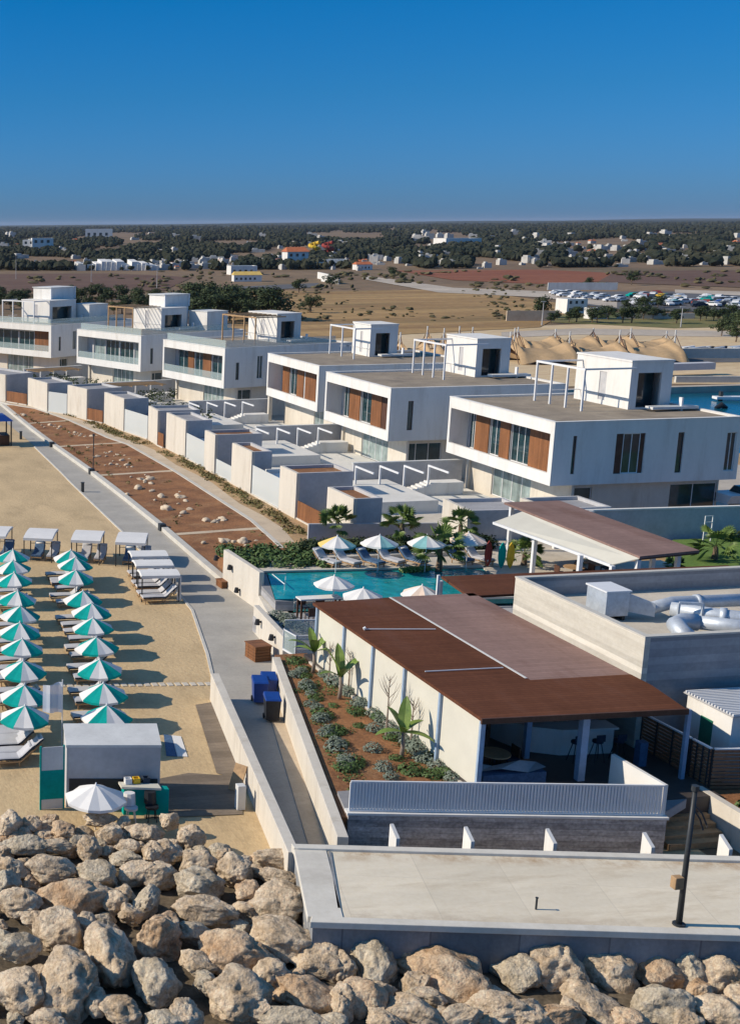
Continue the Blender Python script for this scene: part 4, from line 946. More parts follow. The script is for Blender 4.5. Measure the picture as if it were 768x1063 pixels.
# loungers ---------------------------------------------------------
def lounger_proto(name, cushion, frame, L_=1.75, w=.6, back=.62, stripe=None, head='white_fabric', seat_z=.3):
    t = thing(name, 'x', 'lounger', (0,0,0), world=False)      # runs along +x, head at +x
    m = MB(); fl = L_-back
    m.bar((0,-w/2,seat_z-.07),(fl,-w/2,seat_z-.07),.05,.06); m.bar((0,w/2,seat_z-.07),(fl,w/2,seat_z-.07),.05,.06); m.bar((.03,-w/2,seat_z-.07),(.03,w/2,seat_z-.07),.05,.06); m.bar((fl,-w/2,seat_z-.07),(fl,w/2,seat_z-.07),.05,.06)
    m.bar((fl,-w/2,seat_z-.07),(L_-.12,-w/2,seat_z+.38),.05,.05); m.bar((fl,w/2,seat_z-.07),(L_-.12,w/2,seat_z+.38),.05,.05)
    m.build('frame',frame,t)
    for x in (.12, fl-.05):
        for s_ in (-1,1):
            m = MB(); m.bar((x,s_*w/2,0),(x,s_*w/2,seat_z-.10),.045,.045); m.build('leg',frame,t)
    # mattress as a bent slab with a rounded edge
    prof = [(0,seat_z-.03),(.0,seat_z+.05),(.04,seat_z+.08)] ; 
    m = MB(); th = .10
    cl = [(0,seat_z),(fl*.5,seat_z+.01),(fl-.06,seat_z),(fl+.1,seat_z+.09),(L_-.12,seat_z+.46),(L_-.02,seat_z+.52)]
    ww = w/2+.01
    rows = []
    for i, (x, z) in enumerate(cl):
        d = Vector((cl[min(i+1,5)][0]-cl[max(i-1,0)][0], cl[min(i+1,5)][1]-cl[max(i-1,0)][1])).normalized(); nx, nz = -d.y, d.x
        rows.append([(x+nx*h, yy, z+nz*h) for (yy,h) in ((-ww,.0),(-ww,.07),(-ww+.05,.10),(ww-.05,.10),(ww,.07),(ww,.0))])
    vs = [q for r_ in rows for q in r_]; k = 6; sm = 1 if stripe else 0
    for i in range(5):
        for j in range(k):
            m.add([rows[i][j], rows[i][(j+1)%k], rows[i+1][(j+1)%k], rows[i+1][j]], [(0,3,2,1)], (1 if (stripe and j in (0,4)) else 0))
    m.add(rows[0], [tuple(range(6))]); m.add(rows[-1], [tuple(range(5,-1,-1))])
    m.build('mattress', [cushion, stripe] if stripe else [cushion], t)
    m = MB(); m.path([(L_-.2,-w/2+.06,seat_z+.50),(L_-.2,w/2-.06,seat_z+.50)], .065, 8); m.smooth = True; m.build('headrest',head,t)
    return t
pl_proto = lounger_proto('pool_lounger', 'blue_fabric', 'timber_pale', 1.7, .62); pu = []
pl2 = lounger_proto('pool_lounger', 'cushion_fabric', 'timber_pale', 1.7, .62, head='white_fabric'); pu2 = []
spots = [(0,90,415),(1,170,415),(0,265,415),(1,345,410),(0,435,410),(0,620,405),(1,700,405)]
names = ['first pool lounger at the hedge end, under a white towel','second pool lounger from the hedge end, white cushioned','third pool lounger from the hedge end, blue cushioned','fourth pool lounger from the hedge end, white cushioned','fifth pool lounger from the hedge end, blue cushioned','sixth pool lounger, blue cushioned, beside the palm','white cushioned pool lounger at the far right end of the row']
for i, (k_, x, y) in enumerate(spots):
    p = at(x/3.84+320, y/3.84+480, 1.6); pr_, us = ((pl_proto, pu),(pl2, pu2))[1 if i in (0,1,3,6) else 0]
    place(pr_, us, (p.x+.35, p.y-.1, 1.49), radians(112), None, names[i], 'loungers in a row along the pool')
extra = at(583/1+0, 595, 1.5)
# hedge and planting around the pool
hg = thing('pool_hedge', 'dense dark green planting in the corner between pool and villas', 'hedge', (28,71,.5)); m = MB()
for i in range(60):
    x = R.uniform(26.2,31.0); y = R.uniform(68.2,72.6) ; leafquads(m, (x,y,1.55), (.6,.6,.42), 90, .13, R)
m.build('foliage','foliage_mid',hg)
m = MB(); m.box(26,31.3,68.0,72.8,.5,1.45); m.build('soil','red_soil',hg)
hg = thing('rear_hedge', 'low dark hedge running behind the pool loungers', 'hedge', (35,70,1.4)); m = MB()
for i in range(70):
    t = i/69; x = 30.6+11.5*t; y = 71.5-.9*t; leafquads(m, (x,y+R.uniform(-.3,.3),1.85), (.45,.6,.5), 110, .11, R)
m.build('foliage','foliage_dark',hg)
m = MB(); m.box(30.2,41.2,69.2,69.35,1.2,1.72); tag(m.build('planter_kerb','cream_render'), 'low pale kerb between the pool loungers and the rear hedge', 'kerb')
longwall('garden_divider', (32.6,75.3), (40.5,74.2), .2, .4, 2.3, 2.3, 'grey_render', 'low grey wall behind the pool hedge')
def fan_palm(loc, h, r_, label, seed, nf=30):
    rg_ = random.Random(seed); t = thing('fan_palm', label, 'palm tree', loc, world=False)
    m = MB(); m.path([(0,0,0),(.03,0,h*.5),(0,0,h)], [.20,.15,.12], 9); m.build('trunk','bark',t)
    m = MB()
    for i in range(nf):
        a = i*2.4+rg_.uniform(-.2,.2); el = rg_.uniform(-.5,1.45); d = Vector((cos(a)*cos(el), sin(a)*cos(el), sin(el)))
        L0 = r_*rg_.uniform(.5,.65); b = Vector((0,0,h)); e_ = b + d*L0 + Vector((0,0,-.08))
        m.bar(b, e_, .02, .015)
        side = d.cross(Vector((0,0,1))); side = side.normalized() if side.length > .05 else Vector((1,0,0)); side.rotate(Matrix.Rotation(rg_.uniform(-.9,.9),3,d)); up = side.cross(d).normalized()
        for j in range(11):      # a fan of narrow leaflets
            f_ = radians(-75+15*j); dd = (d*cos(f_) + side*sin(f_)).normalized(); L1 = r_*.5*(1-.25*abs(j-5)/5)
            tip = e_ + dd*L1 + Vector((0,0,-.16*L1)); mid = e_ + dd*L1*.5 + up*.03; w_ = up.cross(dd).normalized()*.06
            m.add([e_, mid-w_, tip, mid+w_], [(0,1,2),(0,2,3)])
    m.build('crown','foliage_palm',t); return t
fan_palm((34.4,75.0,.5), 1.9, 1.25, 'small palm against the white wall block, farthest left of the pool palms', 1)
fan_palm((36.9,71.6,1.45), 1.5, 1.35, 'leafy palm behind the second pool parasol', 2)
fan_palm((40.4,71.2,1.45), 1.4, 1.2, 'leafy palm behind the third pool parasol', 3)
q = at(455,592,1.5); fan_palm((q.x,q.y,1.45), 1.4, 1.55, 'palm standing at the pool edge in front of the loungers', 4)
m = MB()
for i in range(8): leafquads(m, (q.x-1.3+R.uniform(-.8,.8), q.y+.1, 1.6), (.35,.3,.2), 90, .07, R)
tag(m.build('pool_edge_shrub','foliage_banana'), 'low yellowish shrub on the pool edge beside the palm', 'shrub')

# ------------------------------------------------------------------ lawn, wall and shade canopy on the right
sheet('lawn', [(47.2,55.5),(75,53),(75,70.2),(54.5,71.4),(50,66)], 1.30, 'lawn', th=.9)
lw = thing('villa_boundary_wall', 'long grey wall with white coping between the lawn and the nearest villa', 'wall', (54,71.5,.5))
Aw, Bw = at(604,529.5,3.2), at(768,525,3.2); dw = (Bw-Aw)
Bw2 = Aw + dw*1.5; m = MB(); n_ = Vector((0,.2,0)); m.prism([xy(Aw), xy(Bw2), xy(Bw2+n_), xy(Aw+n_)], .4, 3.1); m.build('wall_face','grey_render',lw)
m = MB(); m.prism([(Aw.x,Aw.y-.04),(Bw2.x,Bw2.y-.04),(Bw2.x,Bw2.y+.24),(Aw.x,Aw.y+.24)], 3.103, 3.2); m.build('coping','white_render',lw)
ca = thing('shade_pavilion', 'brown flat roofed pavilion with a cream awning lowered on its pool side', 'pavilion', (45,63,1.4))
q = (2.667,480,500); Z = 4.3
def cp(x, y, z): return at(x/q[0]+q[1], y/q[0]+q[2], z)
tl, tr, br, bl, ml = cp(115,57,Z), cp(268,52,Z), cp(655,190,Z), cp(490,207,Z), cp(165,78,Z)
def slab(mb, P_, th, mi=0):
    mb.hexa([(p.x,p.y,p.z-th) for p in P_] + [(p.x,p.y,p.z) for p in P_], mi)
m = MB(); slab(m, [bl, br, tr, tl], .12); m.build('roof','mauve_roof',ca)
al, ab = cp(85,112,3.75), cp(410,230,3.75)
m = MB(); mlz = Vector((ml.x,ml.y,Z-.1)); blz = Vector((bl.x-.02,bl.y,Z-.1)); slab(m, [ab, blz, mlz, al], .04); m.build('awning','cream_fabric',ca)
m = MB(); m.bar((al.x,al.y,3.70),(ab.x,ab.y,3.70),.08,.14); m.build('awning_bar','white_metal',ca)
for x, y in ((bl.x-1.2,bl.y+.3),(bl.x+.05,bl.y+.15),(br.x-.9,br.y+.3),(tr.x-.3,tr.y-.4),(tl.x+.2,tl.y-.5),(40.6,59.8),(41.0,64.5),(44.8,60)):
    if x < 41.2: h_ = 3.8
    else: h_ = Z-.13
    m = MB(); m.box(x-.1,x+.1,y-.1,y+.1,1.3,h_); m.build('post','white_metal',ca)
m = MB(); m.bar((bl.x,bl.y+.06,Z-.16),(br.x,br.y+.06,Z-.16),.08,.08); m.build('edge_beam','timber_dark',ca)
# things under the pavilion
for i, (x, y) in enumerate([(42.2,60),(43.4,61.5),(42.6,63.2),(44.2,63.8)]):
    table_round((x,y,1.49), NTH[i].replace('nearest','first')+' round table under the shade pavilion')
    wicker_chair((x-.75,y,1.49), pi/2, 'dark chair on the pool side of the '+NTH[i].replace('nearest','first')+' pavilion table', 'dark chairs under the pavilion')
    wicker_chair((x+.75,y,1.49), -pi/2, 'dark chair on the lawn side of the '+NTH[i].replace('nearest','first')+' pavilion table', 'dark chairs under the pavilion')
# surf boards / folded parasols in red, teal, yellow
def board(p, mt, label):
    t = MB(); pts = [(sin(pi*k/8)**.6*.22, k/8*1.5) for k in range(9)]
    vs = [(-w_,0,z_) for w_, z_ in pts] + [(w_,0,z_) for w_, z_ in pts]; vs += [(a_,.06,c_) for a_,b_,c_ in vs]
    t.add(vs, [(k,9+k,9+k+1,k+1) for k in range(8)] + [(18+k,18+k+1,27+k+1,27+k) for k in range(8)] + [(k,k+1,18+k+1,18+k) for k in range(8)] + [(9+k,27+k,27+k+1,9+k+1) for k in range(8)])
    o = t.build('paddle_board', mt); o.location = p; tag(o, label, 'board')
for (u, v, mt, l_) in [(506,580,'red_cloth','red paddle board standing upright beside the shade pavilion'),(520,582,'teal_fabric','teal paddle board standing upright beside the shade pavilion'),(529,582,'yellow_paint','yellow paddle board standing upright beside the shade pavilion')]:
    p = at(u, v+8, 1.5); board((p.x,p.y,1.49), mt, l_)
for (u, v, h_, r_, l_, s_) in [(543,588,.75,1.15,'bushy low palm in front of the cream awning, at its left end',11),(614,586,.6,1.1,'bushy low palm in front of the cream awning, at its right end',12),(741,580,.8,1.5,'spreading low palm on the lawn before the grey wall',13),(700,590,.3,.6,'small palm on the lawn beside the pavilion roof corner',14)]:
    p = at(u, v, 1.4); fan_palm((p.x,p.y,1.38), h_, r_, l_, s_, 26)
m = MB()
for i in range(26): leafquads(m, (56.2+R.uniform(0,12), 70.6+R.uniform(-.4,.2), 1.6), (.5,.3,.35), 60, .1, R)
tag(m.build('border_planting','foliage_dark'), 'dark shrubs growing along the foot of the grey boundary wall', 'shrubs', kind='stuff')
o = thing('garden_shower', 'slender white outdoor frame standing in front of the grey wall', 'frame', (57,70.3,1.3))
m = MB(); q0 = at(729,562,1.3); m.bar((q0.x,q0.y,1.3),(q0.x,q0.y,2.9),.05,.05); m.bar((q0.x+.5,q0.y,1.3),(q0.x+.5,q0.y,2.9),.05,.05)
for z in (1.7,2.1,2.5,2.88): m.bar((q0.x,q0.y,z),(q0.x+.5,q0.y,z),.04,.04)
m.build('frame','white_metal',o)

# ------------------------------------------------------------------ beach: parasols and their loungers
T_ = 'teal_fabric'
Rr = [(74,575),(78,583),(79,596),(86,618),(95,631),(98,647),(102,667),(105,690),(109,715),(111,739)]
Lr = [(14,575),(15,586),(17,599),(18,618),(20,634),(21,651),(23,669),(25,691),(25,717),(26,738)]
bl_proto = lounger_proto('beach_lounger', 'cushion_fabric', 'timber_pale', 1.85, .58, stripe='navy_fabric', head='grey_fabric'); bu = []
bpar = parasol('beach_parasol', 'x', (0,0,0), 1.03, 1.36, 1.88, [T_, W], 0); bup = []
far_ = ['farthest','second farthest','third farthest','fourth farthest','fifth farthest','fifth nearest','fourth nearest','third nearest','second nearest','nearest']
for row, rn, gname in ((Rr,'row nearer the promenade','inner'),(Lr,'row at the left edge','outer')):
    for i, (u, v) in enumerate(row):
        p = at(u, v, 1.62)
        pp_ = place(bpar, bup, (p.x,p.y,0), [0,.39,.2,.05,.35,.3,.22,.1,.36,.15][i]+(.39 if (i*7+len(rn))%3==0 else 0), None, f'teal and white parasol, {far_[i]} in the {rn}', 'teal and white beach parasols in two rows')
        pp_.rotation_euler.x = R.uniform(-.045,.045); pp_.rotation_euler.y = R.uniform(-.045,.045)
        for s_, sn in ((-.78,'near'),(.48,'far')):
            place(bl_proto, bu, (p.x-1.32+R.uniform(-.08,.08), p.y+s_+R.uniform(-.06,.06), 0), radians(R.uniform(-4,4)), None, f'lounger, {sn} side of {far_[i]} parasol in {rn}', 'white beach loungers beside the parasols')
for i, (u, v) in enumerate([(18,760),(16,771),(17,786)]):
    p = at(u, v, .3); place(bl_proto, bu, (p.x-1.1,p.y,0), 0, None, ['farthest','middle','nearest'][i]+' of three beach loungers without a parasol behind the banner', 'white beach loungers beside the parasols')
# cabanas
def cabana(loc, w, d, h, rz, label, group, roofm='white_fabric', drape=False):
    t = thing('beach_cabana', label, 'cabana', loc, rz=rz, world=False, group=group)
    for x in (0,w):
        for y in (0,d):
            m = MB(); m.box(x-.03,x+.03,y-.03,y+.03,0,h); m.build('post','dark_metal',t)
    m = MB()
    for a, b in (((0,0),(w,0)),((w,0),(w,d)),((w,d),(0,d)),((0,d),(0,0))): m.bar((*a,h-.02),(*b,h-.02),.05,.05)
    for a, b in (((0,d),(w,d)),): m.bar((*a,.55),(*b,.55),.03,.03)
    m.build('frame','dark_metal',t)
    m = MB(); n = 8; rows = []
    for i in range(n+1):
        y = -.06 + (d+.12)*i/n; z = h+.02+.10*sin(pi*i/n)+(.012 if i%2 else 0)
        rows.append([(-.08,y,z-.10),(-.05,y,z),(w+.05,y,z),(w+.08,y,z-.10)])
    for i in range(n):
        for j in range(3): m.add([rows[i][j],rows[i][j+1],rows[i+1][j+1],rows[i+1][j]], [(0,1,2,3)])
    m.add([rows[0][1],rows[0][2],(rows[0][2][0],rows[0][2][1],h-.14),(rows[0][1][0],rows[0][1][1],h-.14)], [(0,3,2,1)])
    m.build('roof',roofm,t)
    if drape:
        for yy in (0, d):
            m = MB()
            for i in range(5): m.path([(w-.02+.03*i, yy, h-.05),(w-.03+.03*i, yy, .9),(w-.08+.05*i, yy, .08)], [.03,.018,.035], 6)
            m.build('drape','white_fabric',t)
    return t
caps = [(12.45,78.8),(15.18,77.65),(17.95,76.6),(20.5,75.6)]
for i, (x, y) in enumerate(caps):
    nm_ = ['leftmost','second from left','third from left','rightmost'][i]
    cabana((x,y,0), 1.72, 2.7, 1.52, radians(-20), f'white roofed cabana on dark posts, {nm_} of the rear row of four', 'white cabanas in the rear row')
    for j in range(2):
        cx_, cy_ = x+.35+.9*j+.4, y+.15-.33*j*.9
        pr_, us = ((pl_proto, pu) if (i+j)%2 == 1 and i != 2 else (bl_proto, bu))
        place(pr_, us, (cx_, cy_-.15, 0), radians(68), None, f'{["left","right"][j]} hand lounger under the {nm_} cabana of the rear row', 'loungers under the rear cabanas')
d3 = [(20.55,72.05),(20.2,69.9),(19.9,67.75)]
for i, (x, y) in enumerate(d3):
    nm_ = ['farthest','middle','nearest'][i]
    cabana((x,y,0), 2.05, 1.3, 1.5, radians(-6), f'white flat roofed cabana beside the promenade, {nm_} of the stack of three', 'white cabanas beside the promenade', drape=True)
    for j in range(2):
        place(bl_proto, bu, (x-.05, y-.15+.85*j, 0), radians(-2), (1.05,1.1,1.1), f'{["near","far"][j]} lounger under the {nm_} promenade cabana', 'loungers under the promenade cabanas')
# flag, hut, banner, counter
fp = at(64.5,776,0); 
fl_ = thing('beach_flag', 'pale blue white flag on a thin white pole behind the beach hut', 'flag', (fp.x,fp.y,0))
h0 = aty(64.5,708,fp.y).z; h1 = aty(64.5,740,fp.y).z
m = MB(); m.path([(fp.x,fp.y,0),(fp.x,fp.y,h0+.1)], .022, 6); m.build('pole','white_metal',fl_)
m = MB(); rows = []
for i in range(7):
    x = fp.x - .02 - .75*i/6; y = fp.y+.1*sin(i*1.3); rows.append([(x,y,h0-.02*i),(x,y+.02,h1+.05*i*.2)])
for i in range(6): m.add([rows[i][0],rows[i+1][0],rows[i+1][1],rows[i][1]], [(0,1,2,3)])
m.build('cloth','flag_cloth',fl_)
hz = 2.4; h_fl, h_fr, h_rr, h_rl = at(69,773.5,hz), at(168,773.5,hz), at(163,751,hz), at(66,751,hz)
ht_ = thing('beach_hut', 'grey flat roofed beach hut behind a white parasol and a teal counter', 'hut', (h_fl.x,h_fl.y,0))
P4 = [h_fl,h_fr,h_rr,h_rl]
m = MB(); c_ = sum(P4, Vector())/4
m.prism([xy(c_+(p-c_)*.985) for p in P4], .0, hz-.1); m.build('wall','grey_render',ht_)
m = MB(); m.prism([xy(p) for p in P4], hz-.097, hz); m.build('roof','concrete_trim',ht_)
m = MB(); m.prism([(h_fl.x+.12,h_fl.y-.015),(h_fr.x-.12,h_fr.y-.015),(h_fr.x-.12,h_fr.y+.01),(h_fl.x+.12,h_fl.y+.01)], .06, 1.12); m.build('open_front_shade','dark_metal',ht_)  # dark sheet on the solid wall, painted shade of the hut's open front
m = MB(); m.prism([(h_fl.x+1.8,h_fl.y-.95),(h_fr.x-.2,h_fr.y-.75),(h_fr.x-.2,h_fr.y-.35),(h_fl.x+1.8,h_fl.y-.5)], 1.02, 1.1)
ct = thing('beach_counter', 'teal fronted serving counter with a cream top before the beach hut', 'counter', (12,41.6,0))
m.build('top','cream_fabric',ct)
m = MB(); m.prism([(h_fl.x+1.9,h_fl.y-.9),(h_fr.x+.1,h_fr.y-.7),(h_fr.x+.1,h_fr.y-.4),(h_fl.x+1.9,h_fl.y-.55)], 0, 1.015); m.build('front','teal_fabric',ct)
for i, (x, c, l_) in enumerate([(2.4,'yellow_paint','yellow bottle crate on the beach counter top'),(2.75,'navy_fabric','dark bottle crate on the beach counter top'),(2.1,'white_metal','white bottle crate on the beach counter top')]):
    m = MB(); X_ = h_fl.x+x; Y_ = h_fl.y-.8; m.wall('y',Y_,.03,X_-.12,X_+.12,1.105,1.3); m.wall('y',Y_+.2,.03,X_-.12,X_+.12,1.105,1.3); m.wall('x',X_-.12,.03,Y_+.03,Y_+.2,1.105,1.3); m.wall('x',X_+.09,.03,Y_+.03,Y_+.2,1.105,1.3); m.box(X_-.09,X_+.09,Y_+.03,Y_+.2,1.105,1.2)
    tag(m.build('bottle_crate',c), l_, 'crate')
for i, (x, c, l_) in enumerate([(2.0,'white_metal','white plastic seat in front of the beach counter'),(2.75,'black_plastic','dark plastic seat in front of the beach counter')]):
    t = thing('beach_stool', l_, 'stool', (h_fl.x+x, h_fl.y-1.5, 0), world=False)
    m = MB(); m.path([(0,0,.5),(0,0,.58)], .24, 12); m.build('seat',c,t)
    m = MB(); m.path([(0,.22,.58),(0,.26,1.0)], [.22,.2], 10); m.build('backrest',c,t)
    for k in range(4):
        a = k*pi/2+.7; m = MB(); m.path([(cos(a)*.15,sin(a)*.15,.5),(cos(a)*.22,sin(a)*.22,0)], .02, 5); m.build('leg',c,t)
p = at(100,822,1.42); parasol('white_parasol', 'plain white parasol shading the front of the beach hut', (p.x,p.y+.02,0), 1.08, 1.2, 1.68, [W], .3)
bn = thing('beach_banner', 'upright banner with a teal block between pale bands beside the beach hut', 'banner', (9.4,42.7,0))
x0, x1, y_ = 9.02, 9.80, 42.7
for (z0, z1, c) in ((.02,.39,'concrete_trim'),(.392,1.5,'teal_fabric'),(1.502,2.38,'concrete_trim')):
    m = MB(); m.box(x0,x1,y_,y_+.03,z0,z1); m.build('panel',c,bn)
m = MB(); m.box(x1+.002,x1+.06,y_-.01,y_+.05,0,2.42); m.box(x0-.06,x0-.002,y_-.01,y_+.05,0,2.42); m.build('post','teal_fabric',bn)
tw1 = [at(170,763,0), at(188,765,0), at(195,786,0), at(173,785,0)]
m = MB(); m.prism([xy(p) for p in (tw1[0], lerp(tw1[0],tw1[1],.45), lerp(tw1[3],tw1[2],.5), tw1[3])], .005, .03); tag(m.build('beach_towel','blue_fabric'), 'shaded half of the white beach towel beside the hut, its shadow painted blue', 'towel')  # shadow over half the towel, painted as a separate blue piece
m = MB(); a, b, c, d = lerp(tw1[0],tw1[1],.47), tw1[1], tw1[2], lerp(tw1[3],tw1[2],.52); m.prism([xy(p) for p in (a,b,c,d)], .005, .03); tag(m.build('beach_towel','white_fabric'), 'sunlit white half of the beach towel spread on the sand beside the hut', 'towel')
# small posts along promenade, far left kiosk with blue canopy, lamp
for (u, v, l_) in [(86,511,'short dark bollard on the sand edge of the promenade'),(22,456,'short dark bollard near the blue gazebo at the far end of the promenade')]:
    p = at(u, v, 0); m = MB(); m.path([(p.x,p.y,0),(p.x,p.y,.75)], .13, 10); m.path([(p.x,p.y,.752),(p.x,p.y,.8)], .16, 10); tag(m.build('bollard','dark_metal'), l_, 'bollard')
for (u, v) in ((54,462),(95,490),(168,548)):
    p = at(u, v, .2); m = MB(); m.box(p.x-.2,p.x+.25,p.y-.25,p.y+.25,.0,.5); tag(m.build('kerb_light','dark_metal',bevel=.02), 'dark box light set in the promenade kerb', 'path light', 'dark box lights along the kerb')
p = at(97,488,.4); lp2 = thing('garden_lamp_post', 'thin dark lamp post standing among the soil beds', 'lamp post', (p.x,p.y,.3))
m = MB(); m.path([(p.x,p.y,.3),(p.x,p.y,3.3)], .045, 8); m.build('pole','dark_metal',lp2); m = MB(); m.path([(p.x,p.y,3.3),(p.x,p.y,3.45)], .1, 10); m.build('lamp_head','dark_metal',lp2)
p = at(12,463,0); bk_ = thing('blue_gazebo', 'dark gazebo with a bright blue canopy at the far left end of the promenade', 'gazebo', (p.x-1.6,p.y,0))
for x in (p.x-3,p.x):
    for y in (p.y,p.y+2.6):
        m = MB(); m.box(x-.06,x+.06,y-.06,y+.06,0,2.4); m.build('post','black_plastic',bk_)
m = MB(); m.hexa([(p.x-3.1,p.y-.2,2.4),(p.x+.2,p.y-.2,2.4),(p.x+.2,p.y+2.8,2.4),(p.x-3.1,p.y+2.8,2.4),(p.x-2.4,p.y+.6,2.9),(p.x-.5,p.y+.6,2.9),(p.x-.5,p.y+2,2.9),(p.x-2.4,p.y+2,2.9)]); m.build('canopy','blue_plastic',bk_)
m = MB(); m.box(p.x-2.8,p.x-.1,p.y+.2,p.y+2.3,0,1.0); m.build('counter','timber_dark',bk_)
# ------------------------------------------------------------------ villas
def sub(parent, name, ms, fn, **k):
    m = MB(); fn(m); return m.build(name, ms, parent, **k)
def window(parent, ax, pos, a0, a1, z0, z1, nm='window', mull=1, glass='window_glass', depth=.1, fr='white_metal'):
    """window set back in an opening of the wall; its outer face lies `depth` behind pos. ax 'x': wall faces -x; 'y': wall faces -y"""
    m = MB(); f = .05
    def bb(mb, A0, A1, Z0, Z1, d0, d1):
        if ax == 'x': mb.box(pos+d0, pos+d1, A0, A1, Z0, Z1)
        else: mb.box(A0, A1, pos+d0, pos+d1, Z0, Z1)
    bb(m,a0,a1,z0,z0+f,depth,depth+.06); bb(m,a0,a1,z1-f,z1,depth,depth+.06); bb(m,a0,a0+f,z0+f,z1-f,depth,depth+.06); bb(m,a1-f,a1,z0+f,z1-f,depth,depth+.06)
    for i in range(mull):
        c = a0+(a1-a0)*(i+1)/(mull+1); bb(m,c-f/2,c+f/2,z0+f,z1-f,depth,depth+.06)
    w_ = m.build(nm, fr, parent)
    m = MB(); bb(m,a0+f*.5,a1-f*.5,z0+f*.5,z1-f*.5,depth+.025,depth+.035); m.build('pane', glass, w_)
    return w_
def villa(loc, rz, L_, D, label, var):
    """facade in the local plane x=0 facing -x; y from 0 (near side) to L_"""
    t = thing('villa', label, 'villa', loc, rz=rz, world=False)
    z0, z1, zo, zi = 3.77, 7.95, 4.55, 7.12
    # near side wall with tall narrow windows (shaded)
    hs = {'A': [(1.35,1.62,4.5,7.0),(4.35,6.4,4.42,7.05),(8.7,9.15,4.35,7.02),(12.2,12.9,4.36,6.92)], 'B': [(1.5,1.95,4.6,6.9),(6,7,4.6,6.9)], 'C': [(1.4,1.8,4.6,6.4),(4.0,4.7,4.6,7.0)]}[var['side']]
    m = MB(); m.wall('y', 0, .25, .222, D, z0+.0, z1-.05, hs); m.build('side_wall', 'white_render', t)
    for h in hs:
        wide = h[1]-h[0]
        if wide > 1.5:
            window(t,'y',0,h[0]+.55,h[1]-.3,h[2],h[3],mull=1)
            m = MB(); m.box(h[0]+.02,h[0]+.53,.08,.14,h[2],h[3]); m.box(h[1]-.28,h[1]-.02,.08,.14,h[2],h[3]); m.build('shutter','timber_dark',t)
        else: window(t,'y',0,h[0],h[1],h[2],h[3],mull=0 if wide<.6 else 1, fr='timber_dark' if wide<.5 else 'white_metal')
    # frame of the facade: roof slab edge, balcony floor, fins
    m = MB(); m.box(0,1.45,L_-.28,L_,z0,z1-.05); m.build('facade_fin','white_render',t); m = MB(); m.prism([(0,0),(.22,0),(.22,.252),(1.45,.252),(1.45,.42),(0,.42)],z0+.001,z1-.052); m.build('facade_fin','white_render',t)
    m = MB(); m.wall('x', 0, .22, .422, L_-.282, zi, z1-.052); m.box(.222,D,.25,L_-.28,z1-.75,z1-.30); m.build('roof_slab','white_render',t)
    m = MB(); m.wall('x', 0, .22, .42, L_-.282, z0, zo); m.build('balcony_parapet','white_render',t)
    m = MB(); m.box(.222,D-.02,.252,L_-.282,z0+.01,z0+.32); m.build('balcony_floor','white_render',t)
    m = MB(); m.box(.0,D,L_-.28,L_,z0,z1-.05) if False else m.wall('y', L_-.28, .278, 1.452, D, z0, z1-.05); m.build('far_side_wall','white_render',t)
    m = MB(); m.wall('x', D-.25, .248, .252, L_-.285, z0, z1-.06); m.build('rear_wall','white_render',t)
    # roof surface and thin upstand
    m = MB(); m.box(.24,D-.26,.26,L_-.29,z1-.298,z1-.14); m.build('roof_surface', 'roof_gravel', t)
    m = MB(); c_ = .26
    m.box(-.03,c_,-.03,L_+.03,z1-.048,z1); m.box(D-c_,D+.02,-.03,L_+.03,z1-.048,z1); m.box(c_+.002,D-c_-.002,-.03,c_,z1-.048,z1); m.box(c_+.002,D-c_-.002,L_-c_,L_+.03,z1-.048,z1)
    m.build('coping','white_render',t)
    # recessed upper wall
    xw = 1.45; segs = var['up']; hs = [(s[0],s[1],zo-.42+0.5,6.95) for s in segs if s[2] in 'gG']
    zb = z0+.33
    m = MB(); m.wall('x', xw, .2, .42, L_-.285, zb, z1-.76, [(s[0],s[1],zb+.05,6.85) for s in segs if s[2] in 'gwc']); m.build('recessed_wall','grey_render',t)
    for s in segs:
        if s[2] == 't':
            m = MB(); n = max(1, round((s[1]-s[0])/.9))
            m.box(xw-.07,xw-.01,s[0],s[1],zb+.02,7.0); m.build('timber_panel','timber',t)
        elif s[2] in 'gwc':
            window(t,'x',xw,s[0],s[1],zb+.05,6.85,'glass_door' if s[2]!='w' else 'window',mull=1 if s[1]-s[0]<2.2 else 2, glass='window_glass' if s[2]!='c' else 'curtain_glass')
        elif s[2] == 'k':
            m = MB(); m.box(xw-.05,xw-.01,s[0],s[1],zb+.02,7.0); m.build('dark_panel','timber_dark',t)
    if var.get('rail'):
        m = MB(); m.box(.05,.07,.45,L_-.3,zo-.02,zo+.75); m.build('glass_balustrade','clear_glass',t)
        m = MB(); m.box(.3,.32,.4,L_-.4,z1-.1,z1+.75); m.box(.32,D-2,.3,.32,z1-.1,z1+.75); m.build('roof_balustrade','clear_glass',t)
    # ground storey
    gx, zg = 1.75, var.get('zg', 1.2); lo = var['low']
    m = MB(); m.wall('x', gx, .2, .3, L_-.5, zg-.8, z0, [(s[0],s[1],zg,3.6) for s in lo]); m.build('ground_wall','cream_render',t)
    for s in lo: window(t,'x',gx,s[0],s[1],zg,3.6,'sliding_door',mull=s[2], glass='curtain_glass')
    near = var.get('near', [(1.9,4.0,1)])
    m = MB(); m.wall('y', .9, .2, gx+.2, D-.5, zg-.8, z0, [(s[0],s[1],zg,3.4) for s in near]); m.build('ground_side_wall', 'cream_render', t)
    for s in near: window(t,'y',.9,s[0],s[1],zg,3.4,'sliding_door',mull=s[2])
    m = MB(); m.box(gx+.6,D-.8,1.6,L_-.7,zg-.8,z0-.02); m.build('inner_core','grey_render',t)
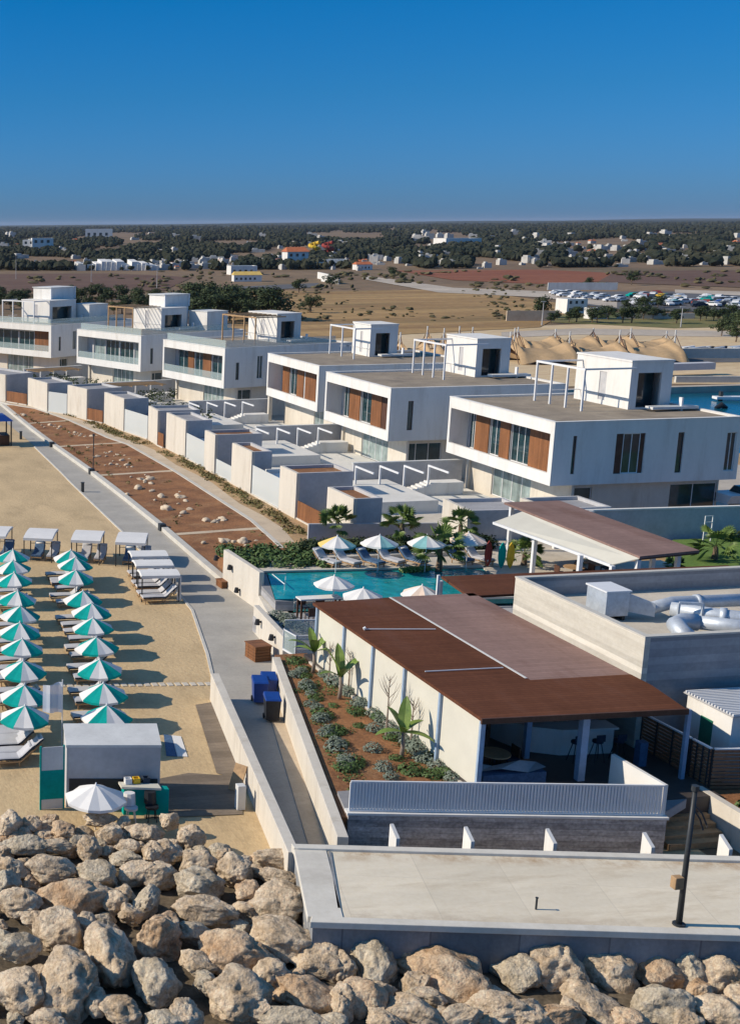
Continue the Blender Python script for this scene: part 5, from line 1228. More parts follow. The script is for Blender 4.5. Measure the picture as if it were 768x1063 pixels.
    m = MB(); m.box(.15,.5,L_-.45,L_-.1,zg-.8,z0) if var.get('col') else m.box(gx-.2,gx-.01,L_-.6,L_-.3,zg-.8,z0); m.build('pier','cream_render',t)
    # deck in front
    # roof stair box with shaded door recess
    bx0, bx1, by0, by1, bh = var['box']
    b = MB(); zr_ = z1-.14
    b.wall('x', bx0, .18, by0, by1, zr_, zr_+bh, [(by0+(by1-by0)*.42, by0+(by1-by0)*.55, zr_+.3, zr_+2.3)])
    b.wall('y', by0, .18, bx0+.182, bx1, zr_, zr_+bh, [(bx0+.55, bx1-.8, zr_+.12, zr_+bh-.75)])
    b.wall('y', by1-.18, .18, bx0+.182, bx1, zr_, zr_+bh); b.wall('x', bx1-.18, .178, by0+.182, by1-.182, zr_, zr_+bh)
    sb = b.build('stair_box','white_render',t)
    m = MB(); m.box(bx0-.05,bx1+.05,by0-.05,by1+.05,zr_+bh+.003,zr_+bh+.12); m.build('cap','white_render',sb)
    m = MB(); m.box(bx0+.5,bx1-.75,by0+.9,by0+.95,zr_+.05,zr_+bh-.5); m.box(bx0+.19,bx1-.19,by0+.5,by1-.2,zr_+.0,zr_+.06); m.build('door','window_glass',sb)
    m = MB(); m.box(bx0+.05,bx0+.12,by0+(by1-by0)*.42,by0+(by1-by0)*.55,zr_+.3,zr_+2.3); m.build('slot_window','grey_render',sb)
    for z in (.75,):
        m = MB(); m.bar((bx0-.04,by0+.1,zr_+z),(bx0-.04,by1-.2,zr_+z),.04,.05); m.build('wall_rail','concrete_trim',sb)
    m = MB(); m.box(bx1-2.2,bx1+1.2,by0-1.35,by0-.55,zr_+.15,zr_+.32); m.build('roof_bench','concrete_trim',t)
    m = MB(); m.box(bx1+.0,bx1+.12,by0-1.2,by0-.9,zr_,zr_+.9); m.build('vent_pipe','white_metal',t)
    # roof pergola
    pm = var.get('pm','white_metal'); px_, py0, py1, n = var['perg']; zt = zr_+2.85
    pg_ = MB(); pg_.bar((px_,py0-.1,zt),(px_,py1+.1,zt),.12,.14); pg_.bar((px_,py0,zt+.001),(bx0+.3,py0,zt+.001),.1,.12); pg_.bar((px_,py1,zt+.001),(bx0+.3,py1,zt+.001),.1,.12)
    if var.get('slats'):
        for i in range(7): y = py0+(py1-py0)*(i+.5)/7; pg_.bar((px_,y,zt+.10),(bx0,y,zt+.10),.07,.07)
    pgo = pg_.build('pergola',pm,t)
    for i in range(n):
        y = py0+(py1-py0)*i/(n-1); m = MB(); m.box(px_-.06,px_+.06,y-.06,y+.06,zr_,zt-.07); m.build('post',pm,pgo)
    for x in (px_+.3+ (bx0-px_)*.3, px_+(bx0-px_)*.7):
        m = MB(); m.bar((x,py1,zr_+.75),(x+1.,py1,zr_+.75),.05,.05); m.build('hand_rail','white_metal',t)
    if var.get('upper'):
        ux0, ux1, uy0, uy1, uh = var['upper']
        zz = zr_+bh+.1
        m = MB(); m.box(ux0,ux1,uy0,uy1,zz-bh+ .0,zz+uh); m.build('upper_box','white_render',t)
        for p_ in ((ux0,uy0),(ux1,uy0)):
            m = MB(); m.box(p_[0]-.08,p_[0]+.08,p_[1]-.14,p_[1]-.002,zz,zz+uh+.1); m.build('upper_post','white_metal',t)
        m = MB(); m.box(ux0-.15,ux1+.15,uy0-.15,uy1+.1,zz+uh+.003,zz+uh+.1); m.build('upper_cap','concrete_trim',t)
    if var.get('side_box'):
        sx0,sx1,sy0,sy1,sh = var['side_box']
        m = MB(); m.box(sx0,sx1,sy0,sy1,zr_,zr_+sh); m.build('lift_box','white_render',t)
        m = MB(); m.box(sx0-.05,sx1+.05,sy0-.05,sy1+.05,zr_+sh+.003,zr_+sh+.08); m.build('lift_cap','concrete_trim',t)
    return t
upA = [(.42+.2,.42+.2+1.9,'t'),(2.65,3.0,'k')][:1] + [(2.7,5.1,'g'),(5.2,6.35,'t'),(6.45,7.75,'g'),(7.85,9.9,'t'),(10.05,11.2,'w')]
# measured from near end (y=0) outward
villa((49.5,76.8,0),0,13.3,13.2,'nearest white villa with timber panels, its bluish shaded side wall facing the restaurant',
 dict(side='A', up=[(.45,4.9,'t'),(4.95,7.3,'g'),(7.35,8.6,'t'),(8.65,10.0,'g'),(10.05,11.9,'t'),(12.1,12.9,'w')], low=[(4.9,9.8,3)], near=[(1.85,3.6,0),(9.2,12.6,1)], box=(8.6,11.7,5.2,11.4,3.25), perg=(5.1,5.1,10.7,4)))
villa((47.5,95.4,0),0,12.1,14.6,'second white villa with timber panels, partly hidden behind the nearest villa',
 dict(side='B', up=[(.45,4.2,'k'),(4.25,6.05,'t'),(6.15,8.1,'g'),(8.2,10.2,'t'),(10.3,11.5,'g')], low=[(3.4,8.2,3)], near=[(1.8,5.0,2)], box=(11.2,14.0,6.8,14,3.0)[:0] or (10.6,13.6,6.6,11.6,3.1), perg=(7.2,5.4,10.7,4)))
villa((48.8,112.0,0),0,12.4,15.5,'third white villa with timber panels, abutting the second one at its far end',
 dict(side='B', up=[(.45,3.6,'k'),(3.7,6.2,'t'),(6.6,8.2,'t'),(8.3,10.0,'g'),(10.1,11.8,'t')], low=[(2.4,4.6,1)], col=True, box=(8.5,11.3,8.0,11.9,3.0), perg=(6.1,6.2,11.7,3)))
villa((46.4,130.1,0),radians(13.6),12.4,16,'fourth white villa with a glass balcony rail, at the bend of the row',
 dict(side='C', rail=True, up=[(.7,2.4,'t'),(2.6,4.6,'g'),(4.7,6.3,'t'),(6.4,8.0,'g'),(8.1,9.3,'t'),(9.4,11.5,'g')], low=[(2.6,6.6,4)], box=(9.5,12.6,4.6,10.0,3.0), perg=(6.0,3.5,9.8,4), slats=True, pm='timber_pale'))
villa((42.4,147.2,0),radians(22.5),12.6,16,'fifth white villa with curtained balcony glass and a roof tower box',
 dict(side='C', rail=True, up=[(.6,3.0,'c'),(3.2,5.8,'g'),(6.0,8.6,'g'),(8.8,11.0,'c')], low=[(3.5,7.5,4)], box=(7.5,11.5,5.6,11.2,2.6), perg=(3.6,6.2,11.0,4), slats=True, pm='timber_pale', upper=(9.6,13.4,7.6,10.6,1.4), side_box=(12.3,15.6,2.8,6.2,2.2)))
villa((35.7,165.2,0),radians(33),14,16,'farthest white villa at the left edge with a reddish balcony interior',
 dict(side='C', rail=True, up=[(.6,4.4,'t'),(4.6,7.4,'g'),(7.6,12,'g')], low=[(5,10,4)], box=(4.2,9.2,4.5,9.8,2.8), perg=(1.8,5.0,11.0,4), upper=(6.4,11.0,6.5,9.8,1.5), side_box=(9.6,13.2,2.4,5.6,2.2)))
# further villas of the row hidden beyond the frame are left out

# ------------------------------------------------------------------ garden frontages: wall blocks, glass pool panels, gates
def block(a, b, z, label, planter=False, depth=4.0, zb=.3):
    """white-faced wall block: its sea face runs from a (near) to b (far)"""
    t = thing('garden_wall_block', label, 'wall block', (a[0],a[1],0))
    d = (Vector((*b,0))-Vector((*a,0))).normalized(); inn_ = Vector((d.y,-d.x,0))
    A_, B_ = Vector((*a,0)), Vector((*b,0))
    m = MB(); m.prism([xy(A_),xy(B_),xy(B_+inn_*.25),xy(A_+inn_*.25)], zb, z); m.build('sea_face','cream_render',t,bevel=.012)
    m = MB(); m.prism([xy(A_+inn_*.252),xy(A_+inn_*depth),xy(A_+inn_*depth+d*.2),xy(A_+inn_*.252+d*.2)], zb, z-.003); m.prism([xy(B_+inn_*.252-d*.2),xy(B_+inn_*depth-d*.2),xy(B_+inn_*depth),xy(B_+inn_*.252)], zb, z-.003)
    m.prism([xy(A_+inn_*(depth-.2)+d*.202),xy(A_+inn_*depth+d*.202),xy(B_+inn_*depth-d*.202),xy(B_+inn_*(depth-.2)-d*.202)], zb, z-.004)
    m.build('side_wall','grey_render',t)
    m = MB(); m.prism([xy(A_+inn_*.252+d*.202),xy(A_+inn_*(depth-.202)+d*.202),xy(B_+inn_*(depth-.202)-d*.202),xy(B_+inn_*.252-d*.202)], zb, z-.22); m.build('planter_soil','red_soil' if planter else 'tile_side',t)
    return t
def panel(a, b, z0, z1, name, cat, label, m_, frame=None):
    t = thing(name, label, cat, (a[0],a[1],z0)); m = MB(); m.bar((a[0],a[1],(z0+z1)/2),(b[0],b[1],(z0+z1)/2),.05,z1-z0); m.build('panel',m_,t)
    m = MB(); m.bar((a[0],a[1],z0-.08),(b[0],b[1],z0-.08),.2,.16); m.build('base','cream_render',t)
    return t
Xf = 35.6
blocks = [((Xf,75.5),(Xf,79.4),3.7,True,1.9,'cream wall block with a small planter on top, behind the pool hedge'),
 ((Xf,84.5),(Xf,87.5),3.65,True,4.1,'cream wall block with a wide soil planter on top, beyond the pool'),
 ((Xf,93.1),(Xf,97.4),3.7,True,1.6,'cream wall block with a narrow planter between two glass panels'),
 ((Xf,101.4),(Xf,104.0),3.7,True,4.0,'slim cream wall block with a reddish planter beside a pale gate'),
 ((Xf,109.1),(Xf-.1,114.4),3.75,False,2.4,'broad cream wall block in the middle of the garden walls'),
 ((35.15,116.0),(35.3,119.5),3.7,False,4.0,'cream wall block beside a brown gate near the bend'),
 ((34.35,124.8),(33.8,130.4),3.7,False,2.6,'broad cream wall block in front of the fourth villa'),
 ((32.6,133.0),(31.5,137.2),3.7,False,4.2,'cream wall block with dark side at the bend of the promenade'),
 ((29.85,139.9),(28.8,145.5),3.6,False,3.0,'broad pale wall block in front of the fifth villa'),
 ((26.85,149.0),(23.5,156),3.6,False,4.0,'pale wall block at the far left end of the garden walls')]
for a, b, z, pl_, dp, l_ in blocks: block(a, b, z, l_, pl_, dp)
for a, b, l_ in [((Xf+.1,87.6),(Xf+.1,93.0),'frosted pool panel between the planter blocks of the nearest garden'),((Xf+.1,104.1),(Xf+.1,109.0),'frosted pool panel in the third garden frontage'),((35.3,119.6),(34.45,124.7),'frosted pool panel in front of the fourth villa garden'),((31.5,137.4),(30.0,139.8),'narrow frosted pool panel near the bend of the promenade')]:
    panel(a, b, .55, 2.7, 'glass_fence', 'glass fence', l_, 'frost_panel')
for a, b, l_, m_ in [((Xf+.15,79.5),(Xf+.15,84.4),'brown timber gate beside the wide planter block','timber'),((Xf+.15,97.5),(Xf+.15,101.3),'pale frosted gate between two cream blocks','frost_panel'),((35.3,114.5),(35.2,115.9),'brown timber gate in the middle of the garden walls','timber'),((33.7,130.5),(32.7,132.9),'brown timber gate in front of the fifth villa','timber'),((28.7,145.6),(27.0,148.9),'brown timber gate at the far end of the garden walls','timber')]:
    panel(a, b, .55, 1.75, 'garden_gate', 'gate', l_, m_)
# terraces, pools, dividing walls and frames in each garden
def garden(ox, oy, rz, label, k, wood=False, frames=True, w_=12.0):
    t = thing('garden_terrace', f'pale stone terrace in the garden of the {label} villa', 'terrace', (ox,oy,0), rz=rz, world=False)
    # local: x from facade wall line (0 = villa facade) back to -13.5 (sea side); y along
    pxl = -12.5 if k < 2 else -11.2
    m = MB(); m.box(-9.5,1.7,1.0,13.0,.3,1.2); m.box(-9.45,-4.5,5.2,12.9,1.203,2.05); m.build('paving','patio_stone',t)
    m = MB(); m.box(pxl,-9.52,9.9,15.8,.6,2.2); m.build('plunge_pool','small_pool_water',t)
    m = MB(); m.box(-9.51,-9.3,9.7,16.0,.6,2.5); m.box(pxl-.1,-9.52,15.81,16.0,.6,2.5); m.build('pool_surround','white_render',t)
    d_ = thing('garden_wall', f'dark grey dividing wall beside the garden of the {label} villa', 'wall', (ox,oy,0), rz=rz, world=False)
    m = MB(); m.box(-6.9,1.6,13.3,13.55,.3,3.2); m.build('wall_face','grey_render',d_)
    m = MB(); m.box(-6.95,1.6,13.26,13.59,3.203,3.26); m.build('coping','concrete_trim',d_)
    s_ = thing('garden_stair', f'white stepped ramp rising in the garden of the {label} villa', 'stairs', (ox,oy,0), rz=rz, world=False)
    m = MB()
    for i in range(8): m.box(-4.4+i*.32,-4.4+(i+1)*.32,10.6,11.8,1.21,1.33+.11*i)
    m.box(-1.83,.3,10.6,11.8,1.21,2.1); m.build('step','white_render',s_)
    if frames:
        f_ = thing('garden_pergola', f'row of slim white posts with beams in the garden of the {label} villa', 'pergola', (ox,oy,0), rz=rz, world=False)
        for i in range(4):
            x = -7.6+i*1.75; y = 11.4-.2*i
            m = MB(); m.box(x-.06,x+.06,y-.06,y+.06,1.2,3.3); m.build('post','white_metal',f_)
            m = MB(); m.bar((x,y+.1,3.36),(x,y-2.8,3.36),.1,.12); m.build('beam','white_metal' if not wood else 'timber_pale',f_)
        if wood:
            m = MB()
            for j in range(9): m.bar((-8,11.2-j*.33,3.46),(-2,10.6-j*.33,3.46),.1,.06)
            m.build('slat','timber_pale',f_)
    if wood:
        u = thing('garden_sofa', f'low outdoor sofa on the terrace of the {label} villa', 'sofa', (ox,oy,0), rz=rz, world=False)
        m = MB(); m.box(-8.6,-6.2,6.0,6.9,2.06,2.5); m.build('base','white_fabric',u); m = MB(); m.box(-8.6,-6.2,6.9,7.1,2.06,2.85); m.build('backrest','white_fabric',u)
        m = MB(); m.box(-8.4,-7.4,6.1,6.85,2.505,2.7); m.build('cushion','red_cloth' if k > 3 else 'grey_fabric',u)
garden(49.0,76.3,0,'nearest',0); garden(48.5,94.6,0,'second',1); garden(48.5,112.0,radians(2),'third',2)
garden(46.0,130.1,radians(11),'fourth',3,True); garden(41.8,147.6,radians(20),'fifth',4,True)
block((41.6,72.6),(41.9,76.2),3.35,'white rimmed low enclosure between the pool and the nearest villa',False,3.9)
block((46.9,72.4),(46.9,75.8),3.3,'plain white enclosure wall between the shade pavilion and the nearest villa',False,4.0)
longwall('garden_wall', (47.5,72.0), (49.4,72.0), .2, .4, 3.2, 3.2, 'white_render', 'short white wall behind the shade pavilion')
# terrace parasols & planting in far gardens
m = MB()
for (x0_,x1_,y0_,y1_) in ((33,39,141,150),(36,42,121,129),(31,36,150,157),(38,44,133,139)):
    for i in range(12): leafquads(m, (R.uniform(x0_,x1_), R.uniform(y0_,y1_), 2.3), (.6,.8,.7), 45, .16, R)
tag(m.build('garden_planting','foliage_dark'), 'dark planting in the far villa gardens', 'plants', kind='stuff')
# paraphernalia at the right of the nearest villa: parked white boat under cover
p = at(740,508,1.5)
bt = thing('covered_boat', 'white boat hull parked in the shade beside the nearest villa', 'boat', (p.x,p.y,1.0))
bx_, by_ = 62.6, 77.2
m = MB(); n=8; rows=[]
for i in range(n+1):
    t_ = i/n; x = bx_-.5+5*t_; w_ = .95*(1-t_**3); rows.append([(x,by_-w_,2.75+.15*t_),(x,by_-w_*.6,2.15),(x,by_+w_*.6,2.15),(x,by_+w_,2.75+.15*t_)])
for i in range(n):
    for j in range(3): m.add([rows[i][j],rows[i][j+1],rows[i+1][j+1],rows[i+1][j]],[(3,2,1,0)])
m.add([rows[0][0],rows[0][1],rows[0][2],rows[0][3]],[(0,1,2,3)]); m.add([q for r_ in rows for q in (r_[0],r_[3])],[(2*i,2*i+1,2*i+3,2*i+2) for i in range(n)]); m.build('hull','white_metal',bt)
m = MB(); m.hexa([(bx_+.5,by_-.6,2.8),(bx_+2.2,by_-.5,2.85),(bx_+2.2,by_+.5,2.85),(bx_+.5,by_+.6,2.8),(bx_+.7,by_-.45,3.2),(bx_+1.7,by_-.4,3.2),(bx_+1.7,by_+.4,3.2),(bx_+.7,by_+.45,3.2)]); m.build('cabin','window_glass',bt)
m = MB(); m.box(bx_+.5,bx_+.7,by_-.5,by_+.5,.5,2.14); m.box(bx_+3,bx_+3.2,by_-.5,by_+.5,.5,2.14); m.build('cradle','dark_metal',bt)
# ------------------------------------------------------------------ far land: tents, yard, boats, cars, houses, woods
def tent(u0, u1, vb, h, n, label, flip=0):
    """stretched fabric sail roof hung between masts"""
    a, b = at(u0, vb, 0), at(u1, vb, 0); t = thing('sail_tent', label, 'tent', (a.x,a.y,0))
    d = b-a; L_ = d.length; d.normalize(); nrm_ = Vector((-d.y,d.x,0)); D_ = 11.; h *= .86
    m = MB(); nu, nv = 16*n, 8; vs = []
    for j in range(nv+1):
        tv = j/nv
        for i in range(nu+1):
            tu = i/nu*n; f_ = tu-math.floor(tu); 
            sag = (abs(2*f_-1))**1.6            # 1 at the masts, 0 midway
            ridge = 1-abs(2*tv-1)**1.3
            z = h*(.30 + .55*sag**3*ridge + .17*ridge) * (1 if 0 < i < nu else .55)
            if j in (0, nv): z = h*(.16-.14*sag)
            p = a + d*(L_*i/nu) + nrm_*(D_*(tv-.0)); p.z = max(.1, z+.25*noise.noise(Vector((i*.4,j*.5,u0))))
            vs.append(p)
    m.add(vs, [(j*(nu+1)+i, j*(nu+1)+i+1, (j+1)*(nu+1)+i+1, (j+1)*(nu+1)+i) for j in range(nv) for i in range(nu)]); m.smooth = True
    m.build('fabric','tent_fabric',t)
    for k in range(n+1):
        p = a + d*(L_*k/n) + nrm_*D_*.5; m = MB(); m.path([(p.x,p.y,0),(p.x,p.y,h*1.12)], .11, 6); m.build('mast','concrete_trim',t)
        for s_ in (-1,1):
            m = MB(); q = p + nrm_*s_*D_*.5; m.path([(p.x,p.y,h*.95),(q.x+d.x*.4*s_,q.y,.1)], .06, 4); m.build('guy_rope','timber_dark',t)
tent(541,604,379,4.6,1,'brown sail tent at the left end of the tent row beyond the villas')
tent(604,657,378,4.4,1,'brown sail tent in the middle of the tent row beyond the villas')
tent(657,716,378,4.7,1,'brown sail tent at the right end of the tent row near the blue basin')
tent(410,470,386,5.0,1,'sandy sail tent seen between the roof boxes of the second and third villa')
tent(470,545,374,4.6,1,'sandy sail tent beyond the second villa roof box')
for (u0_, u1_, vb_, h_, l_) in [(548,588,367,3.6,'small rear sail tent, first from the left behind the main tent row'),(588,628,366,3.4,'small rear sail tent, second from the left behind the main tent row'),(628,668,366,3.6,'small rear sail tent, third from the left behind the main tent row'),(668,706,367,3.2,'small rear sail tent, last at the right behind the main tent row'),(424,452,378,4.4,'narrow sail tent between the second and third villa roof boxes'),(452,486,368,4.2,'narrow sail tent just left of the second villa roof box'),(500,548,366,3.8,'narrow sail tent rising right behind the second villa roof box')]:
    tent(u0_, u1_, vb_, h_, 1, l_)
def small_tree_meshes():
    out = []
    for s_ in range(4):
        rg_ = random.Random(40+s_); m = MB(); m.path([(0,0,0),(.02,.01,.22),(0,0,.5)], [.035,.025,.012], 6)
        for k in range(5):
            a = k*1.3; m.path([(0,0,.2+.04*k),(cos(a)*.12,sin(a)*.12,.36+.04*k),(cos(a)*.22,sin(a)*.22,.5+.03*k)], [.016,.01,.005], 4)
        tr = m; c = MB()
        for k in range(13):
            a = rg_.uniform(0,6.28); r_ = rg_.uniform(.05,.34); leafquads(c, (cos(a)*r_,sin(a)*r_,rg_.uniform(.36,.82)), (rg_.uniform(.14,.24),)*2+(rg_.uniform(.1,.17),), 110, .036, rg_)
        out.append((tr, c))
    return out
TM = []
for tr, c in small_tree_meshes():
    t = thing('broadleaf_tree', 'x', 'tree', (0,0,0), world=False); tr.build('trunk','bark',t); c.build('crown','foliage_dark',t); TM.append((t, []))
def trees(pts, label, group, h0, h1, seed):
    rg_ = random.Random(seed)
    for i, (u, v) in enumerate(pts):
        p = at(u, v, 0); h = rg_.uniform(h0, h1); pr_, us = TM[rg_.randrange(4)]
        place(pr_, us, (p.x,p.y,-.05*h), rg_.uniform(0,6.28), (h*rg_.uniform(1.,1.3), h*rg_.uniform(1.,1.3), h), label, group)
rg2 = random.Random(5)
trees([(188,334),(198,330),(206,336),(214,328),(222,334),(230,326),(238,333),(247,329),(256,334),(264,331),(275,331),(200,322),(212,320),(226,319),(240,320),(252,323),(178,330),(284,333)], 'dark bushy tree in the clump behind the fourth villa', 'trees clumped behind the fourth villa', 5.5, 8.5, 1)
trees([(x+rg2.uniform(-3,3), 313+rg2.uniform(-3,5)) for x in range(2, 185, 9)] + [(x+rg2.uniform(-3,3), 322+rg2.uniform(-2,5)) for x in range(0, 185, 13)], 'dark scrubby tree in the broken belt beyond the left villas', 'scrubby trees beyond the left villas', 3, 5.5, 2)
trees([(x+rg2.uniform(-4,4), 333+rg2.uniform(-3,3)) for x in range(568, 768, 11)] + [(663,321),(672,319),(682,320),(650,322),(740,333),(752,337),(760,330),(764,342)], 'rounded green tree lining the road beyond the sail tents', 'trees lining the road beyond the tents', 2.2, 4.2, 3)
trees([(748,349),(763,355),(770,344)], 'full dark tree at the right edge beyond the blue basin', 'trees at the right edge beyond the basin', 3.5, 5.5, 4)
trees([(560,330),(310,304),(418,291),(408,288),(610,299),(655,296),(322,325),(344,300)], 'isolated dark tree standing in the dry fields', 'lone trees in the dry fields', 3, 6, 6)
# houses
def house_proto(kind):
    t = thing('house', 'x', 'house', (0,0,0), world=False)
    w, d, h = [(9,8,6),(12,8,4),(16,9,3.8)][kind%3]
    m = MB(); hs = [(-w/2+1.0+i*2.6,-w/2+2.2+i*2.6,1.0,2.3) for i in range(int((w-1)/2.6))] + ([(-w/2+1.0+i*2.6,-w/2+2.2+i*2.6,4.0,5.2) for i in range(int((w-1)/2.6))] if h > 5 else [])
    m.wall('y',-d/2,.3,-w/2,w/2,0,h,hs); m.wall('y',d/2-.3,.3,-w/2,w/2,0,h); m.wall('x',-w/2,.3,-d/2+.301,d/2-.301,0,h); m.wall('x',w/2-.3,.3,-d/2+.301,d/2-.301,0,h); m.build('wall','white_render',t)
    for h_ in hs: m = MB(); m.box(h_[0],h_[1],-d/2+.15,-d/2+.2,h_[2],h_[3]); m.build('window','window_glass',t)
    if kind >= 3:
        m = MB(); m.add([(-w/2-.4,-d/2-.4,h),(w/2+.4,-d/2-.4,h),(w/2+.4,d/2+.4,h),(-w/2-.4,d/2+.4,h),(-w/2+.6,0,h+1.9),(w/2-.6,0,h+1.9)], [(0,1,5,4),(2,3,4,5),(1,2,5),(3,0,4),(3,2,1,0)]); m.build('roof','roof_tile' if kind != 5 else 'ochre_wall',t)
    else:
        m = MB(); m.box(-w/2+.31,w/2-.31,-d/2+.31,d/2-.31,h-.5,h-.2); m.build('roof','concrete_trim',t)
    return (t, [])
HP = [house_proto(k) for k in range(6)]
def houses(lst, group):
    rg_ = random.Random(len(lst))
    for (u, v, k, s_, l_) in lst:
        p = at(u, v, 0); pr_, us = HP[k]; place(pr_, us, (p.x,p.y,0), rg_.uniform(-.5,.2), s_, l_, group)
houses([(306,276,3,1.15,'white two storey house with an orange tiled roof in the far settlement'),(256,292,5,.62,'white house with an ochre roof at the edge of the dark tree clump'),(251,285,1,.9,'small white house just beyond the ochre roofed one'),
 (346,278,1,1.,'long low grey white building right of the orange roofed house'),(320,279,2,.8,'low pale building touching the orange roofed house'),(474,257,2,2.,'very long white shed far off in the middle of the woods'),(376,280,4,.6,'low house with a reddish roof at the edge of the dry field'),
 (35,262,0,1.6,'tall pale house on the left standing above the woods'),(44,262,0,1.8,'second tall pale house on the left close to the first'),(103,247,1,3.5,'pale building high in the woods left of centre')], 'white houses beyond the fields')
far_h = [(60,276),(76,275),(88,275),(140,274),(152,273),(167,272),(176,276),(118,274),(225,270),(215,275),(236,273),(240,268),(268,262),(283,268),(290,258),(312,262),(333,260),(352,262),(388,272),(395,275),(402,271),(384,268),(430,250),(437,249),(505,278),(520,275),(498,279),(560,259),(563,256),(580,255),(590,261),(600,254),(612,263),(632,255),(646,248),(660,262),(665,268),(672,270),(692,264),(700,266),(708,270),(716,271),(725,268),(737,268),(745,266),(752,254),(765,254),(610,273),(645,277),(548,273),(570,276),(140,249),(165,262),(22,268),(8,256),(340,267),(258,254),(300,268),(318,270),(360,270)]
rg3 = random.Random(9)
for i in range(70): far_h.append((rg3.uniform(0,768), 244+rg3.random()**1.2*33))
far_h += [(rg3.uniform(80,250), rg3.uniform(271,281)) for i in range(34)] + [(rg3.uniform(555,768), rg3.uniform(253,275)) for i in range(60)] + [(rg3.uniform(370,470), rg3.uniform(266,277)) for i in range(16)]
far_h += [(rg3.uniform(180,245), rg3.uniform(270,280)) for i in range(12)] + [(rg3.uniform(270,400), rg3.uniform(268,282)) for i in range(16)]
SM = []
for kind in range(5):
    w, d, h = [(9,8,6),(12,8,4),(16,9,3.8),(8,7,3.4),(11,8,6.2)][kind]
    m = MB(); m.box(-w/2,w/2,-d/2,d/2,0,h); m.box(-w/2+1,-w/2+w*.45,-d/2+1,d/2-1,h+.002,h+1.6)
    if kind in (3,): m.add([(-w/2-.4,-d/2-.4,h+.01),(w/2+.4,-d/2-.4,h+.01),(w/2+.4,d/2+.4,h+.01),(-w/2-.4,d/2+.4,h+.01),(-w/2+.6,0,h+1.9),(w/2-.6,0,h+1.9)], [(0,1,5,4),(2,3,4,5),(1,2,5),(3,0,4)], 1)
    o = m.build('small_house', ['town_render','roof_tile']); SM.append(o); o['used'] = 0
for i, (u, v) in enumerate(far_h):
    p = at(u, v, 0); k = rg3.choice([0,0,1,1,2,2,0,1,4,3]); o = SM[k]; dist = p.length
    if o['used']: o = o.copy(); COL.objects.link(o)
    SM[k]['used'] = 1
    o.location = (p.x,p.y,0); o.rotation_euler.z = rg3.uniform(-.6,.3); s_ = max(.4, min(1.5, dist/1600))*rg3.uniform(.35,1.1); o.scale = (s_,s_,s_)
    tag(o, 'small white house scattered in the distant wooded settlement', 'house', 'small houses of the distant settlement')
for o in COL.objects:
    if 'used' in o.keys(): del o['used']
# row of pale glasshouses / parked boats on the left
for i in range(16):
    u = 82+i*5.1; p = at(u, 280.5, 0); m = MB(); w_ = rg3.uniform(1.2,2.4); h_ = rg3.uniform(2.5,5)
    m.hexa([(p.x-w_,p.y-4,0),(p.x+w_,p.y-4,0),(p.x+w_,p.y+4,0),(p.x-w_,p.y+4,0),(p.x-w_*.9,p.y-4,h_*.8),(p.x+w_*.9,p.y-4,h_*.8),(p.x+w_*.9,p.y+4,h_),(p.x-w_*.9,p.y+4,h_)])
    tag(m.build('storage_shed','white_fabric' if i%3 else 'concrete_trim'), 'narrow pale shed in the long row at the edge of the left woods', 'shed', 'narrow pale sheds in a row')
# named coloured forms
for (u, v, c, h_, w_, l_) in [(326,267,'yellow_paint',9,5,'yellow tower slide standing above the far settlement'),(340,267,'red_cloth',9,5,'red tower slide standing beside the yellow one')]:
    p = at(u, v, 0); t = thing('water_slide', l_, 'slide tower', (p.x,p.y,0)); m = MB(); m.path([(p.x,p.y,0),(p.x,p.y,h_)], .6, 8); m.build('tower',c,t)
    m = MB(); m.path([(p.x+cos(a*.5)*w_*.6, p.y+sin(a*.5)*w_*.6, h_-a*h_/26) for a in range(26)], 1.0, 8); m.build('chute',c,t)
# vehicles & boats in the dark yard
def car_proto(c):
    t = thing('parked_car', 'x', 'car', (0,0,0), world=False)
    prof = [(-2.1,.35),(-2.15,.8),(-1.9,.95),(-1.3,1.0),(-.75,1.42),(.75,1.45),(1.45,1.0),(2.05,.9),(2.15,.6),(2.1,.35)]
    m = MB(); n=len(prof); m.add([(x,-.85,z) for x,z in prof]+[(x,.85,z) for x,z in prof], [tuple(range(n)),tuple(range(2*n-1,n-1,-1))]+[(i,i+n,(i+1)%n+n,(i+1)%n) for i in range(n)]); m.build('body',c,t)
    m = MB(); m.box(-1.0,1.05,-.87,.87,1.02,1.32); m.build('window','window_glass',t)
    for x in (-1.35,1.35):
        for s_ in (-1,1):
            m = MB(); m.path([(x,s_*.72,.33),(x,s_*.9,.33)], .33, 12); m.build('wheel','black_plastic',t)
    return (t, [])
CP = [(car_proto(c), n_) for c, n_ in (('white_metal','white'),('steel','silver grey'),('blue_plastic','blue'),('yellow_paint','yellow'),('red_cloth','red'),('teal_fabric','green'),('navy_fabric','dark'))]
rg4 = random.Random(12)
for i in range(74):
    u = rg4.uniform(655, 768); v = 306 + rg4.random()**.8*12 + (u-655)*.02; p = at(u, v, 0); (pr_, us), n_ = rg4.choice(CP + CP[:2]*4 + [CP[6]]*2)
    place(pr_, us, (p.x,p.y,.15), rg4.choice([0,1.57,.8])+rg4.uniform(-.2,.2), .85, f'{n_} vehicle parked in the crowded yard beyond the tents', f'{n_} vehicles parked in the yard')
for i in range(22):
    u = 560+rg4.uniform(0,95); v = 303+(u-560)*.10+rg4.uniform(-1,4); p = at(u, v, 0); (pr_, us), n_ = CP[rg4.choice([0,0,1])]
    place(pr_, us, (p.x,p.y,.15), rg4.uniform(-.2,.2), .8, f'{n_} vehicle parked along the pale road left of the yard', f'{n_} vehicles along the pale road')
